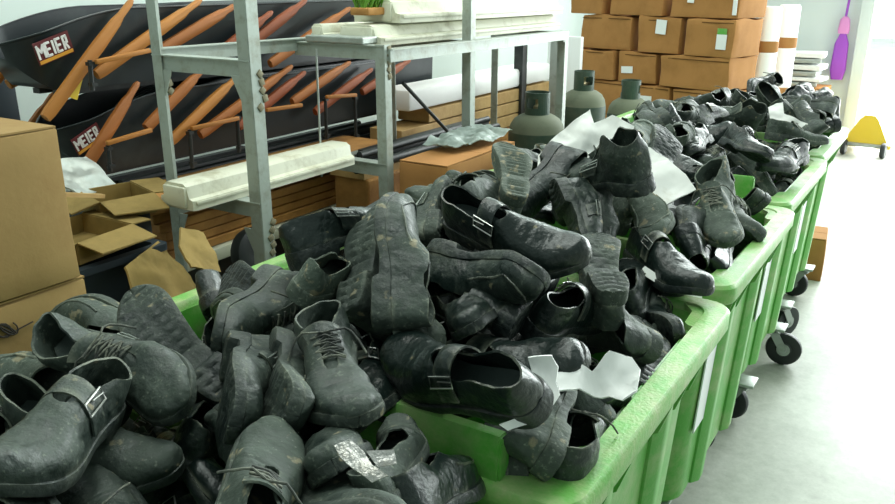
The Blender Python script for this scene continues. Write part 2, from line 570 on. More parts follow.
# ------------------------------------------------------------------ cardboard cartons on the left
def carton(c, s, rz, label, m='card', group=None, flaps=True, tape=True, seed=0, name='cardboard_box', sag=0.0):
    root = empty(name, (c[0], c[1], c[2]), rz)
    tag(root, label, 'box', group)
    rnd = random.Random(seed)
    bm = bmesh.new()
    box(bm, (0, 0, s[2] / 2), s, bev=0.004)
    bmesh.ops.subdivide_edges(bm, edges=[e for e in bm.edges if e.calc_length() > .08], cuts=5, use_grid_fill=True)
    for v in bm.verts:
        n = mnoise.noise_vector(v.co * 5 + Vector((seed * 7.3, 0, 0)))
        k = .006 + sag
        v.co += Vector((n.x * k, n.y * k, n.z * k * .6 if v.co.z > .02 else 0))
    link_mesh('carton', bm, M[m], root)
    if flaps:
        bm = bmesh.new()
        for sy in (-1, 1):
            box(bm, (0, sy * (s[1] / 4 + .0005), s[2] + .004), (s[0] - .006, s[1] / 2 - .003, .004))
        link_mesh('flaps', bm, M[m], root, smooth=False)
    if tape:
        bm = bmesh.new()
        box(bm, (0, 0, s[2] + .0075), (s[0] - .004, .05, .0012))
        link_mesh('tape', bm, M['tape'], root, smooth=False)
    return root

carton((-1.815, 0.68, 0.985), (0.52, 0.56, 0.325), 0.0, 'large plain brown cardboard box, upper one of the two at the left edge', seed=1)
t = carton((-1.835, 0.675, 0.505), (0.55, 0.60, 0.47), 0.0, 'large brown cardboard box under another, black scribble on its side', seed=2, tape=False)
bm = bmesh.new()
pts = []
for k in range(40):
    a = k * .55
    pts.append((0.279, .100 + .017 * math.sin(a) + .0004 * k, .420 + .016 * math.cos(a * 1.13)))
tube(bm, pts, .0016, 5)
tube(bm, [(0.279, .06, .425), (0.279, .10, .407), (0.279, .165, .417)], .0016, 5)
link_mesh('scribble', bm, M['ink'], t)
carton((-1.83, 0.68, 0.0), (0.56, 0.62, 0.50), 0.0, 'cardboard box at the very bottom of the stack at the left edge', seed=3, tape=False)

# dark crate, torn cardboard and scraps beside it
root = empty('plastic_crate', (-2.06, 1.27, 0.0))
tag(root, 'dark upright plastic bin between the cardboard stack and torn cardboard', 'bin')
bm = bmesh.new()
loft(bm, [rrect(-.12, .12, -.15, .15, .02, 0.0), rrect(-.15, .15, -.18, .18, .02, .84), rrect(-.165, .165, -.195, .195, .02, .845), rrect(-.165, .165, -.195, .195, .02, .865),
          rrect(-.135, .135, -.165, .165, .02, .865), rrect(-.105, .105, -.135, .135, .02, .05)])
link_mesh('shell', bm, M['darkplastic'], root)

def open_box(loc, s, rz, tilt, label, m='card3', seed=0):
    """an opened carton: four thin walls, a bottom and flaps folded outwards"""
    root = empty('opened_box', loc, rz)
    root.rotation_euler = (R(tilt[0]), R(tilt[1]), rz)
    tag(root, label, 'box')
    w, l, h = s
    t = .004
    bm = bmesh.new()
    box(bm, (0, 0, t / 2), (w, l, t))
    box(bm, (-w / 2, 0, h / 2), (t, l, h))
    box(bm, (w / 2, 0, h / 2), (t, l, h))
    box(bm, (0, -l / 2, h / 2), (w, t, h))
    box(bm, (0, l / 2, h / 2), (w, t, h))
    link_mesh('carton', bm, M[m], root, smooth=False)
    rnd = random.Random(seed)
    for (a, b), out in ((((-w / 2, -l / 2), (w / 2, -l / 2)), (0, -1)), (((w / 2, -l / 2), (w / 2, l / 2)), (1, 0)), (((-w / 2, l / 2), (w / 2, l / 2)), (0, 1))):
        bm = bmesh.new()
        e = rnd.uniform(.07, .12)
        dz = rnd.uniform(-.03, .03)
        p = [Vector((a[0], a[1], h)), Vector((b[0], b[1], h)), Vector((b[0] + out[0] * e, b[1] + out[1] * e, h + dz)), Vector((a[0] + out[0] * e, a[1] + out[1] * e, h + dz * .6))]
        loft(bm, [p, [q + Vector((0, 0, .004)) for q in p]])
        link_mesh('flap', bm, M[m], root, smooth=False)
    return root
open_box((-2.06, 1.29, 0.868), (0.20, 0.20, 0.06), R(8), (0, 3), 'low opened tan cardboard box lying on the dark plastic bin', seed=4)
open_box((-2.20, 1.52, 0.905), (0.18, 0.17, 0.06), R(-14), (0, 2), 'opened tan cardboard box behind the low one, next to the rack post', seed=7)
root = empty('wooden_stand', (-2.20, 1.52, 0.0))
tag(root, 'dark stand holding up the opened tan box by the rack post', 'stand')
bm = bmesh.new()
box(bm, (0, 0, .45), (.14, .14, .90), bev=.01)
link_mesh('post', bm, M['black'], root)

def sheet(name, outline, loc, rot, th, m, label, cat, bend=0.0, seed=0, group=None, sub=12, amp=0.006):
    """a flat irregular piece of card, paper or film with real thickness and soft folds"""
    bm = bmesh.new()
    vs_ = [bm.verts.new((x, y, 0)) for x, y in outline]
    bm.faces.new(vs_)
    bmesh.ops.triangulate(bm, faces=bm.faces[:])
    for _ in range(sub):
        es = [e for e in bm.edges if e.calc_length() > .012]
        if not es:
            break
        bmesh.ops.subdivide_edges(bm, edges=es, cuts=1)
        bmesh.ops.triangulate(bm, faces=[f for f in bm.faces if len(f.verts) > 4])
    for v in bm.verts:
        x, y = v.co.x, v.co.y
        n = mnoise.noise(Vector((x * 16, y * 16, seed * 3.7)))
        n2 = 1 - 2 * abs(mnoise.noise(Vector((x * 34, y * 34, seed * 1.7))))
        v.co.z = bend * (x * x + .5 * x * y) + amp * n * 3 + amp * .7 * n2
    bmesh.ops.recalc_face_normals(bm, faces=bm.faces[:])
    bmesh.ops.solidify(bm, geom=bm.faces[:], thickness=th)
    o = link_mesh(name, bm, M[m])
    if name != 'cardboard_piece':
        o.data.shade_smooth()
        o.data.set_sharp_from_angle(angle=R(70))
    o.location = loc
    o.rotation_mode = 'QUATERNION'
    o.rotation_quaternion = rot
    tag(o, label, cat, group)
    return o
Q = lambda ax, d: Quaternion(ax, R(d))
sheet('cardboard_piece', [(-.15, -.17), (.13, -.18), (.17, .02), (.12, .17), (-.08, .16), (-.14, .05)], (-1.80, 1.37, 0.72), Q((0, 0, 1), 25) @ Q((0, 1, 0), 62) @ Q((0, 0, 1), 90), .006, 'card3',
      'large torn piece of tan cardboard leaning beside the dark plastic bin', 'cardboard', amp=.003)
sheet('cardboard_piece', [(-.06, -.07), (.05, -.08), (.075, -.01), (.06, .065), (-.03, .07), (-.07, .0)], (-1.765, 1.45, 0.87), Q((0, 0, 1), 25) @ Q((0, 1, 0), 50) @ Q((0, 0, 1), 60), .006, 'card3',
      'small tan cardboard scrap on the large torn piece by the rack post', 'cardboard', amp=.003)
sheet('cardboard_piece', [(-.09, -.10), (.09, -.10), (.09, .09), (-.05, .11)], (-2.36, 1.50, 1.01), Q((0, 0, 1), 20) @ Q((0, 1, 0), 35), .006, 'zinc',
      'grey folded sheet beneath the handles of the lower wheelbarrows, beside the boxes', 'sheet', amp=.004)
bm = bmesh.new()
bar(bm, (-2.10, 1.16, 1.055), (-2.12, 1.42, .985), .02, .012)
tag(link_mesh('wooden_stick', bm, M['plankpale'], smooth=False), 'thin pale wooden stick lying across the opened tan boxes', 'stick')

# ------------------------------------------------------------------ galvanised rack
root = empty('storage_rack', (-2.02, 1.75, 0))
tag(root, 'galvanised steel storage rack with angle posts and bare shelf beams', 'rack')
rx, ry = -2.02, 1.75
def angle_post(x, y, z1, sx, sy, w=.040):
    bm = bmesh.new()
    x, y = x - rx, y - ry
    box(bm, (x, y + sy * w / 2, z1 / 2), (.004, w, z1))
    box(bm, (x - sx * w / 2, y, z1 / 2), (w, .004, z1))
    bm2 = bm
    box(bm, (x - sx * w * .5, y, .003), (w * 1.6, .07, .006))
    return link_mesh('post', bm, M['rack'], root, smooth=False)
angle_post(-1.80, 1.75, 1.95, 1, 1, .046)
angle_post(-2.24, 1.75, 1.95, -1, 1, .044)
angle_post(-1.80, 2.42, 1.375, 1, 1)
angle_post(-1.80, 3.04, 1.95, 1, 1)
angle_post(-2.24, 3.04, 1.34, -1, 1)
angle_post(-1.80, 4.02, 1.345, 1, 1)
angle_post(-2.24, 4.02, 1.345, -1, 1)
def beam(a, b, h=.05, t=.03):
    bm = bmesh.new()
    a, b = Vector(a) - Vector((rx, ry, 0)), Vector(b) - Vector((rx, ry, 0))
    bar(bm, a, b, t, h)
    bar(bm, a + Vector((0, 0, h / 2)), b + Vector((0, 0, h / 2)), t + .02, .004)
    link_mesh('beam', bm, M['rack'], root, smooth=False)
for z in (1.345, 0.904):
    beam((-2.24, 1.77, z), (-1.80, 1.77, z))
    beam((-2.24, 2.44, z), (-1.80, 2.44, z))
beam((-2.24, 1.76, 1.365), (-2.24, 4.02, 1.345), .045)
beam((-1.80, 2.44, 1.335), (-1.80, 4.02, 1.325), .045)
beam((-2.24, 1.76, .845), (-2.24, 3.04, .845), .04)
beam((-2.24, 3.06, 1.325), (-1.80, 3.06, 1.325))
beam((-2.24, 4.02, 1.315), (-1.80, 4.02, 1.315))
for (x, z, sx) in ((-1.80, 1.325, -1), (-2.24, 1.325, 1), (-1.80, .84, -1), (-2.24, .84, 1)):
    bm = bmesh.new()
    p = [Vector((x - rx, .0, z)), Vector((x - rx + sx * .085, .0, z)), Vector((x - rx + sx * .03, 0, z - .115)), Vector((x - rx, 0, z - .115))]
    loft(bm, [p, [q + Vector((0, .004, 0)) for q in p]])
    link_mesh('gusset', bm, M['rack'], root, smooth=False)
for x, y, z in ((-1.812, 1.80, 1.27), (-2.235, 1.80, 1.29), (-1.812, 1.80, .80), (-1.812, 2.46, 1.30)):
    bm = bmesh.new()
    for k in range(5):
        rr = random.Random(k + int(z * 100))
        box(bm, (x - rx + .012, y - ry - .01 + rr.uniform(-.012, .012), z + .025 * k - .04), (.012, .022, .022), Matrix.Rotation(rr.uniform(0, 1), 3, 'X'), .003)
    link_mesh('bolts', bm, M['rust'], root)

# ------------------------------------------------------------------ lamp housings on the rack
def lamp_housing(a, b, w, h, label, name='lamp_housing', group='white fluorescent lamp housings on the rack'):
    a, b = Vector(a), Vector(b)
    root = empty(name, a)
    d = (b - a)
    L = d.length
    root.rotation_mode = 'QUATERNION'
    root.rotation_quaternion = Vector((0, 1, 0)).rotation_difference(d)
    tag(root, label, 'lamp housing', group)
    bm = bmesh.new()
    prof = [(-w / 2, 0), (-w / 2, h * .38), (-w * .40, h * .45), (-w * .33, h * .9), (-w * .25, h), (w * .25, h), (w * .33, h * .9), (w * .40, h * .45), (w / 2, h * .38), (w / 2, 0)]
    loft(bm, [[Vector((x * k, y, z)) for x, z in prof] for y, k in ((0, .93), (.015, 1), (L - .015, 1), (L, .93))])
    link_mesh('housing', bm, M['lampwhite'], root)
    bm = bmesh.new()
    box(bm, (w / 2 + .001, L / 2, h * .28), (.006, L - .02, h * .14), bev=.002)
    box(bm, (-w / 2 - .001, L / 2, h * .28), (.006, L - .02, h * .14), bev=.002)
    link_mesh('lip', bm, M['lampwhite'], root)
    for y in (-.003, L + .003):
        bm = bmesh.new()
        box(bm, (0, y, h * .48), (w * .62, .012, h * .8), bev=.003)
        link_mesh('end_cap', bm, M['lampwhite'], root)
    return root
lamp_housing((-1.98, 1.575, .932), (-1.98, 2.36, .932), .155, .080, 'long white lamp housing on the low rack beam beside the bins')
lamp_housing((-1.985, 2.50, 1.364), (-1.985, 4.10, 1.354), .24, .075, 'long white lamp housing at the bottom of the stack on the upper beams')
lamp_housing((-1.98, 2.62, 1.442), (-1.98, 4.12, 1.430), .24, .085, 'long white lamp housing on top of the stack on the upper beams')
lamp_housing((-2.15, 2.46, 1.378), (-2.15, 3.36, 1.368), .07, .06, 'narrow white lamp housing behind the stacked ones, near the green brush')
# green brush lying on the rack
root = empty('brush', (-1.98, 2.52, 1.486), 0)
tag(root, 'green bristled brush lying on the upper rack shelf at the top edge', 'brush')
bm = bmesh.new()
rnd = random.Random(5)
for k in range(260):
    y = rnd.uniform(0, .42)
    x = rnd.uniform(-.05, .05)
    tube(bm, [(x * .6, y, .012), (x + rnd.uniform(-.03, .03), y + rnd.uniform(-.02, .02), .075 + rnd.uniform(-.02, .02))], .0035, 4)
link_mesh('bristles', bm, M['grass'], root)
bm = bmesh.new()
box(bm, (0, .21, 0), (.09, .44, .028), bev=.006)
link_mesh('brush_back', bm, M['plank'], root)
bm = bmesh.new()
box(bm, (-2.03, 2.56, 1.386), (.28, .30, .026), bev=.005)
tag(link_mesh('shelf_board', bm, M['zinc'], smooth=False), 'grey board lying on the upper rack beams under the green brush', 'board')

# ------------------------------------------------------------------ wheelbarrows on the wall, two rows of nested trays
def wheelbarrow(k, y, z, x, L, hA, hB, m1, label, group, legs=None, brace=None):
    """hA, hB: ends (y, z) of the near wooden handle seen from the side; k counts inwards through the nested trays"""
    root = empty('wheelbarrow', (x, y, z))
    tag(root, label, 'wheelbarrow', group)
    bm = bmesh.new()
    rings = []
    n = 34
    y0 = .016 * k + (.30 if k else 0)
    W = .150 - .0145 * k
    L = L - .025 * k
    for j in range(n):
        q = j / (n - 1)
        yy = y0 + (L - y0) * q ** 1.5
        a = yy - y0
        rim = .200 + .105 * (1 - (1 - min(1, a / .46)) ** 1.8) + .001 * k
        nose = max(0, 1 - a / .12)
        bot = .040 + .013 * k + (.110 - .0125 * k) * nose ** 1.6
        wx = W * (1 - .72 * nose ** 1.5)
        wb = wx * .86
        t = .003
        rings.append([Vector((wx, yy, rim)), Vector((wb, yy + .015, bot)), Vector((-wb, yy + .015, bot)), Vector((-wx, yy, rim)),
                      Vector((-wx + t, yy, rim)), Vector((-wb + t, yy + .015, bot + t)), Vector((wb - t, yy + .015, bot + t)), Vector((wx - t, yy, rim))])
    loft(bm, rings)
    tr = link_mesh('tray', bm, M['tray'], root)
    bm = bmesh.new()
    tube(bm, [r[0] for r in rings], .004, 8)
    tube(bm, [r[3] for r in rings], .004, 8)
    link_mesh('rolled_rim', bm, M['tray'], tr)
    for sx, sh in ((.190, 0.0), (-.245 if k == 0 else -.190, -.20)):
        bm = bmesh.new()
        A, B = Vector((sx, hA[0] - y, hA[1] - z)), Vector((sx, hB[0] - y, hB[1] - z))
        d = B - A
        A, B = A + d * sh, B + d * sh
        u = Vector((0, -d.z, d.y)).normalized()
        secs = []
        for q, hh, ww in ((0, .034, .026), (.05, .040, .030), (.60, .042, .032), (.80, .034, .030), (.86, .022, .024), (.97, .021, .022), (1.0, .012, .014)):
            c = A + d * q
            secs.append([c + u * hh / 2 * a + Vector((1, 0, 0)) * ww / 2 * b for a, b in ((1, .5), (.5, 1), (-.5, 1), (-1, .5), (-1, -.5), (-.5, -1), (.5, -1), (1, -.5))])
        loft(bm, secs)
        link_mesh('handle', bm, M[m1], root)
    if legs:
        for ly, lz0, lz1 in legs:
            bm = bmesh.new()
            tube(bm, [(.232, ly - y, lz0 - z), (.232, ly - y - .006, lz1 - z)], .008, 8)
            for zz in (lz0 - .012, lz1 + .02):
                box(bm, (.232, ly - y, zz - z), (.022, .022, .012))
            link_mesh('leg', bm, M['black'], root)
    if brace:
        (ya, za), (yb, zb) = brace
        bm = bmesh.new()
        bar(bm, (.247, ya - y, za - z), (.247, yb - y, zb - z), .016, .016, bev=.003)
        link_mesh('cross_bar', bm, M['woodpale'], root)
    return root, tr

UP = [((1.526, 1.169), (1.918, 1.533)), ((1.735, 1.289), (2.23, 1.527)), ((2.003, 1.348), (2.409, 1.504)), ((2.225, 1.286), (2.611, 1.471)), ((2.41, 1.319), (2.83, 1.515)), ((2.578, 1.257), (3.139, 1.473)), ((2.978, 1.288), (3.36, 1.457))]
LO = [((1.595, 0.928), (1.901, 1.248)), ((1.911, 1.079), (2.213, 1.271)), ((2.012, 1.01), (2.388, 1.224)), ((2.16, 1.014), (2.714, 1.237)), ((2.365, 1.016), (2.797, 1.203)), ((2.7, 1.079), (3.123, 1.221)), ((2.85, 1.014), (3.297, 1.173)), ((3.209, 1.067), (3.635, 1.191))]
X = -2.72
UPLAB = ['wheelbarrow of the upper row, white lettering on the black tray, handle crossing its nose',
         'wheelbarrow of the upper row, second from its near end, pale handle reaching the rack post',
         'black wheelbarrow in the upper row with its brown handle ending between the two tall posts',
         'black wheelbarrow in the upper row, reddish handle passing the thick post',
         'black wheelbarrow in the upper row, third handle from its far end',
         'black wheelbarrow in the upper row with its handle just below the green brush',
         'black wheelbarrow at the far end of the upper row, near the lamp housings']
LOLAB = ['wheelbarrow of the lower row with its nose behind the cardboard box',
         'black wheelbarrow in the lower row, handle starting behind the left rack post',
         'black wheelbarrow in the lower row with the pale handle between the two tall posts',
         'black wheelbarrow in the lower row, long handle passing behind the thick post',
         'black wheelbarrow in the lower row, first handle right of the thick post',
         'black wheelbarrow in the lower row, third handle from its far end',
         'black wheelbarrow in the lower row, last but one before the white bundle',
         'black wheelbarrow at the far end of the lower row, beside the white bundle']
UPM = ['woodpale', 'woodpale', 'wood', 'woodred', 'woodred', 'wood', 'woodred']
LOM = ['wood', 'wood', 'woodpale', 'wood', 'woodred', 'wood', 'woodred', 'woodred']
UPLEG = {0: ((1.690, 1.345, 1.245),)}
UPBAR = {0: ((1.70, 1.338), (1.93, 1.362))}
LOLEG = {0: ((1.715, 1.052, .958),), 2: ((2.076, 1.052, .90), (2.326, 1.074, .92)), 5: ((2.88, 1.084, .885),), 6: ((3.10, 1.065, .848),)}
LOBAR = {0: ((1.70, 1.062), (1.89, 1.080)), 2: ((2.073, 1.058), (2.318, 1.064)), 4: ((2.48, 1.076), (2.70, 1.070)), 5: ((2.87, 1.086), (3.09, 1.070))}
for i, (a, b) in enumerate(UP):
    rt, tr = wheelbarrow(i, 1.50, 1.20, X, 2.3, a, b, UPM[i], UPLAB[i], 'wheelbarrows in the upper row along the wall', UPLEG.get(i), UPBAR.get(i))
    if i == 0:
        first_tray, first_root = tr, rt
for i, (a, b) in enumerate(LO):
    rt, tr = wheelbarrow(i, 1.62, .893, X, 2.3, a, b, LOM[i], LOLAB[i], 'wheelbarrows in the lower row along the wall', LOLEG.get(i), LOBAR.get(i))
    if i == 0:
        second_tray = tr

# the badge on the first tray: white letters over an orange bar on dark red
def badge(parent, loc, rot, s=1.0):
    o = empty('badge', loc)
    o.parent = parent
    o.rotation_mode = 'QUATERNION'
    o.rotation_quaternion = rot
    bm = bmesh.new()
    box(bm, (0, 0, 0), (.118 * s, .066 * s, .003))
    o2 = link_mesh('badge_panel', bm, M['red'], parent, smooth=False)
    o2.location, o2.rotation_mode, o2.rotation_quaternion = loc, 'QUATERNION', rot
    bm = bmesh.new()
    box(bm, (0, -.025 * s, .003), (.112 * s, .009 * s, .003))
    o3 = link_mesh('orange_bar', bm, M['stripe'], o2, smooth=False)
    strokes = {
        'M': [((0, 0), (0, 1)), ((0, 1), (.5, .45)), ((.5, .45), (1, 1)), ((1, 1), (1, 0))],
        'E': [((0, 0), (0, 1)), ((0, 1), (.8, 1)), ((0, .5), (.7, .5)), ((0, 0), (.8, 0))],
        'I': [((.2, 0), (.2, 1))],
        'R': [((0, 0), (0, 1)), ((0, 1), (.75, 1)), ((.75, 1), (.75, .5)), ((.75, .5), (0, .5)), ((.3, .5), (.8, 0))]}
    bm = bmesh.new()
    x = -.052 * s
    for ch, wd in (('M', .027), ('E', .024), ('I', .011), ('E', .024), ('R', .022)):
        for p, q in strokes[ch]:
            A = Vector((x + p[0] * (wd - .007) * s, (-.014 + p[1] * .036) * s, .003))
            B = Vector((x + q[0] * (wd - .007) * s, (-.014 + q[1] * .036) * s, .003))
            dd = (B - A).normalized() * .002 * s
            bar(bm, A - dd, B + dd, .0062 * s, .003)
        x += wd * s
    link_mesh('lettering', bm, M['white'], o2, smooth=False)
    bpy.data.objects.remove(o)
def side_rot(yaw_tilt, lean):
    # letters run along +Y, up along +Z, facing +X, then tilted with the tray
    b = Matrix(((0, 0, 1), (1, 0, 0), (0, 1, 0)))
    return (Matrix.Rotation(R(yaw_tilt), 3, 'X') @ Matrix.Rotation(R(lean), 3, 'Y') @ b).to_quaternion()
badge(first_tray, (.1480, .120, .185), side_rot(16, 6), 1.15)
badge(second_tray, (.1480, .075, .175), side_rot(24, 6), 1.0)

# yellow sticker plate on the first wheelbarrow
bm = bmesh.new()
box(bm, (.171, .155, .055), (.004, .05, .075), Matrix.Rotation(R(-25), 3, 'X'))
link_mesh('sticker', bm, M['yellow'], first_root, smooth=False)

# rails that carry the two rows
for z, lab in ((1.226, 'black rail along the wall carrying the upper row of wheelbarrows'), (.919, 'black rail along the wall carrying the lower row of wheelbarrows')):
    bm = bmesh.new()
    for x in (-2.66, -2.78):
        bar(bm, (x, 1.66, z), (x, 4.15, z), .04, .018)
    for y in (4.00, 4.12):
        bar(bm, (-2.64, y, z - .019), (-3.495, y, z - .019), .04, .02)
    tag(link_mesh('support_rail', bm, M['black'], smooth=False), lab, 'rail', 'rails under the wheelbarrows')
bm = bmesh.new()
box(bm, (-3.40, 1.87, .63), (.10, .09, 1.26), None, .01)
tag(link_mesh('dark_panel', bm, M['darkplastic']), 'dark narrow panel standing by the pale wall above the cardboard boxes', 'panel')

# ------------------------------------------------------------------ timber under and behind the rack
rnd = random.Random(12)
def plank(a, b, w, h, label, m='plank', group='brown planks stacked beneath the rack'):
    bm = bmesh.new()
    bar(bm, a, b, w, h, bev=.003)
    return tag(link_mesh('plank', bm, M[m], smooth=False), label, 'plank', group)
pos = ['lowest', 'second from the bottom', 'third from the bottom', 'fourth from the bottom', 'fifth from the bottom', 'topmost']
for k in range(6):
    z = .662 + .0365 * k
    plank((-2.43 + rnd.uniform(-.012, .012), 1.72 + rnd.uniform(-.06, .06), z), (-2.43 + rnd.uniform(-.012, .012), 3.1, z + .002), .30, .032, 'long brown plank beneath the long low lamp housing, %s of its stack' % pos[k])
bm = bmesh.new()
box(bm, (-2.42, 2.41, .618), (.33, 1.44, .05), bev=.006)
tag(link_mesh('white_board', bm, M['lampwhite']), 'long off-white board lying under the stack of brown planks', 'board')
bm = bmesh.new()
box(bm, (-2.44, 2.41, .296), (.28, 1.40, .590), bev=.01)
tag(link_mesh('timber_trestle', bm, M['black'], smooth=False), 'dark support under the off-white board beside the bins', 'support')
# wheel of a barrow standing there
bm = bmesh.new()
lathe(bm, [(0, -.02), (.03, -.02), (.06, -.026), (.08, -.02), (.085, 0), (.08, .02), (.06, .026), (.03, .02), (0, .02)], 26)
bmesh.ops.rotate(bm, verts=bm.verts[:], cent=(0, 0, 0), matrix=Matrix.Rotation(R(80), 3, 'Y'))
bmesh.ops.translate(bm, verts=bm.verts[:], vec=(-1.905, 1.80, .735))
box(bm, (-1.905, 1.80, .325), (.05, .05, .65))
tag(link_mesh('tyre', bm, M['tyre']), 'black rubber wheel on a stand between the thick rack post and the bin rim', 'wheel')

# pale planks and dark bars further along
for k, (z, x, y0, y1, m) in enumerate(((.70, -2.42, 3.2, 4.9, 'plank'), (.775, -2.42, 3.22, 4.9, 'plankpale'), (.850, -2.42, 3.25, 5.0, 'plankpale'), (.925, -2.42, 3.5, 5.0, 'plankpale'))):
    plank((x, y0, z), (x, y1, z - .004), .20, .068, 'thick pale plank behind the rack, %s' % ('lowest and browner than the others', 'second from the bottom of four', 'third from the bottom of four', 'topmost and shortest of four')[k], m, 'pale planks stacked behind the rack')
bm = bmesh.new()
box(bm, (-2.42, 4.0, .333), (.20, 1.6, .664), bev=.01)
tag(link_mesh('timber_trestle', bm, M['plank'], smooth=False), 'brown wooden support beneath the thick pale planks', 'support')
bm = bmesh.new()
box(bm, (-2.42, 4.15, 1.022), (.20, 1.65, .11), bev=.02)
tag(link_mesh('white_bundle', bm, M['film']), 'long white wrapped bundle lying on top of the thick pale planks', 'bundle')
bars_ = [((-2.00, 2.48, .876), (-2.00, 3.66, .876), .020, 'tube', 'dark round bar lying nearest to the middle rack post'), ((-2.07, 2.60, .879), (-2.07, 3.66, .879), .022, 'sq', 'dark square bar behind the round one on the rack'),
         ((-2.035, 2.55, .917), (-2.035, 3.62, .917), .016, 'tube', 'thin dark bar on top of the others behind the middle posts'), ((-2.14, 2.70, .880), (-2.14, 3.68, .880), .023, 'sq', 'dark bar farthest back among the bars on the rack')]
for a, b, r, kd, lab in bars_:
    bm = bmesh.new()
    if kd == 'tube':
        tube(bm, [a, b], r, 10)
    else:
        bar(bm, a, b, r * 2, r * 2, bev=.002)
    tag(link_mesh('steel_bar', bm, M['black']), lab, 'bar', 'dark bars lying behind the rack posts')
bm = bmesh.new()
bar(bm, (-2.08, 2.52, .840), (-2.08, 3.66, .840), .18, .03)
tag(link_mesh('plank', bm, M['plankpale'], smooth=False), 'pale plank lying beneath the dark long bars', 'plank')
bm = bmesh.new()
box(bm, (-2.07, 2.98, .412), (.18, .9, .824), bev=.01)
tag(link_mesh('timber_trestle', bm, M['plank'], smooth=False), 'brown wooden support under the dark long bars', 'support')
bm = bmesh.new()
tube(bm, [(-1.93, 2.72, 1.20), (-1.94, 3.10, .93)], .008, 8)
tag(link_mesh('thin_rod', bm, M['black']), 'thin dark rod slanting between the middle rack posts', 'rod')
bm = bmesh.new()
tube(bm, [(-2.02, 2.30, 1.36), (-2.025, 2.30, .88)], .004, 6)
tag(link_mesh('wire', bm, M['zinc']), 'thin wire hanging straight down from the upper rack shelf', 'wire')

bm = bmesh.new()
box(bm, (-2.80, 2.85, .40), (.30, 2.1, .80), bev=.01)  # dark block added to hide the floor below the wheelbarrows
tag(link_mesh('filler_block', bm, M['black']), 'low black filler block beneath the lower row of wheelbarrows', 'bench')
for x, z, y0, y1, lab in ((-2.70, .822, 1.85, 3.7, 'black bar on the low bench, nearest the aisle'), (-2.78, .822, 1.95, 3.8, 'black bar on the low bench, in the middle of three'), (-2.87, .822, 1.9, 3.6, 'black bar on the low bench, nearest the wall')):
    bm = bmesh.new()
    tube(bm, [(x, y0, z), (x + .02, (y0 + y1) / 2, z + .004), (x, y1, z)], .02, 8)
    tag(link_mesh('steel_bar', bm, M['black']), lab, 'bar', 'black bars on the low filler block')
# posts and light panel near the cylinders
for y, x, lab in ((4.55, -2.33, 'dark upright post beyond the far rack frame'), (4.75, -2.18, 'grey upright post between the far rack frame and white panel')):
    bm = bmesh.new()
    box(bm, (x, y, .62), (.06, .06, 1.24))
    tag(link_mesh('post', bm, M['zinc' if y > 4.6 else 'black'], smooth=False), lab, 'post')
root = empty('upright_board', (-2.30, 5.15, 0))
tag(root, 'white upright panel between the rack and the carton wall', 'panel')
bm = bmesh.new()
box(bm, (0, 0, .62), (.24, .05, 1.24), bev=.004)
link_mesh('sheet', bm, M['label'], root)

# orange-brown carton with clear film on it, beside the bins
t = carton((-1.665, 2.74, .62), (.22, .56, .32), R(1), 'orange brown carton under pale plastic film, beside the middle rack posts', m='card2', seed=8, tape=False)
carton((-1.665, 2.74, .0), (.23, .57, .615), R(1), 'cardboard carton beneath the orange brown one beside the bins', m='card2', seed=9, tape=False)
sheet('plastic_film', [(-.12, -.22), (.04, -.26), (.09, -.1), (.11, .16), (-.04, .24), (-.12, .14)], (-1.70, 2.90, .975), Q((0, 0, 1), 4), .003, 'clear',
      'crumpled pale plastic film on top of the orange brown carton', 'film', amp=.008)

# ------------------------------------------------------------------ gas cylinders
def cylinder(x, y, r, h, label, seed):
    root = empty('gas_cylinder', (x, y, 0), seed)
    tag(root, label, 'gas cylinder', 'gas cylinders between the bins and the carton wall')
    bm = bmesh.new()
    lathe(bm, [(0, .03), (r * .75, .03), (r * .95, .06), (r, .11), (r, h - .10), (r * .985, h - .08)], 36)
    for z in (h * .5,):
        tube(bm, [(math.cos(a) * r, math.sin(a) * r, z) for a in np.linspace(0, 2 * math.pi, 36)[:-1]], .004, 6, closed=True)
    link_mesh('body', bm, M['gas'], root)
    bm = bmesh.new()
    lathe(bm, [(r * .985, h - .08), (r * .93, h - .045), (r * .80, h - .015), (r * .55, h + .008), (r * .2, h + .015), (0, h + .015)], 36)
    link_mesh('shoulder', bm, M['gastop'], root)
    bm = bmesh.new()
    lathe(bm, [(r * .80, 0), (r * .80, .06), (r * .74, .06), (r * .74, 0)], 30)
    link_mesh('foot_ring', bm, M['gas'], root)
    bm = bmesh.new()
    R0 = r * .44
    n = 30
    for k in range(n):
        a0, a1 = 2 * math.pi * k / n, 2 * math.pi * (k + 1) / n
        hole = (k % 15) in (3, 4, 5, 6, 7)
        for z0, z1 in (((h + .005, h + .045), (h + .095, h + .125)) if hole else ((h + .005, h + .125),)):
            ring = []
            for rr in (R0, R0 - .006):
                ring.append([Vector((rr * math.cos(a), rr * math.sin(a), z)) for a, z in ((a0, z0), (a1, z0), (a1, z1), (a0, z1))])
            loft(bm, ring)
    bmesh.ops.remove_doubles(bm, verts=bm.verts[:], dist=.0004)
    link_mesh('collar', bm, M['gas'], root)
    bm = bmesh.new()
    lathe(bm, [(0, h + .01), (.022, h + .01), (.022, h + .05), (.012, h + .06), (.012, h + .085), (.026, h + .088), (.026, h + .104), (0, h + .104)], 14)
    tube(bm, [(0, 0, h + .045), (.045, 0, h + .045)], .011, 10)
    link_mesh('valve', bm, M['brass'], root)
    return root
cylinder(-1.86, 3.84, .150, .92, 'large dark green gas cylinder with dusty shoulder, beside the far rack end', .4)
cylinder(-1.93, 4.62, .140, .955, 'gas cylinder half hidden behind the large dark green one', 1.3)
cylinder(-1.76, 4.98, .140, .875, 'gas cylinder behind the white paper with its collar against the cartons', 2.2)

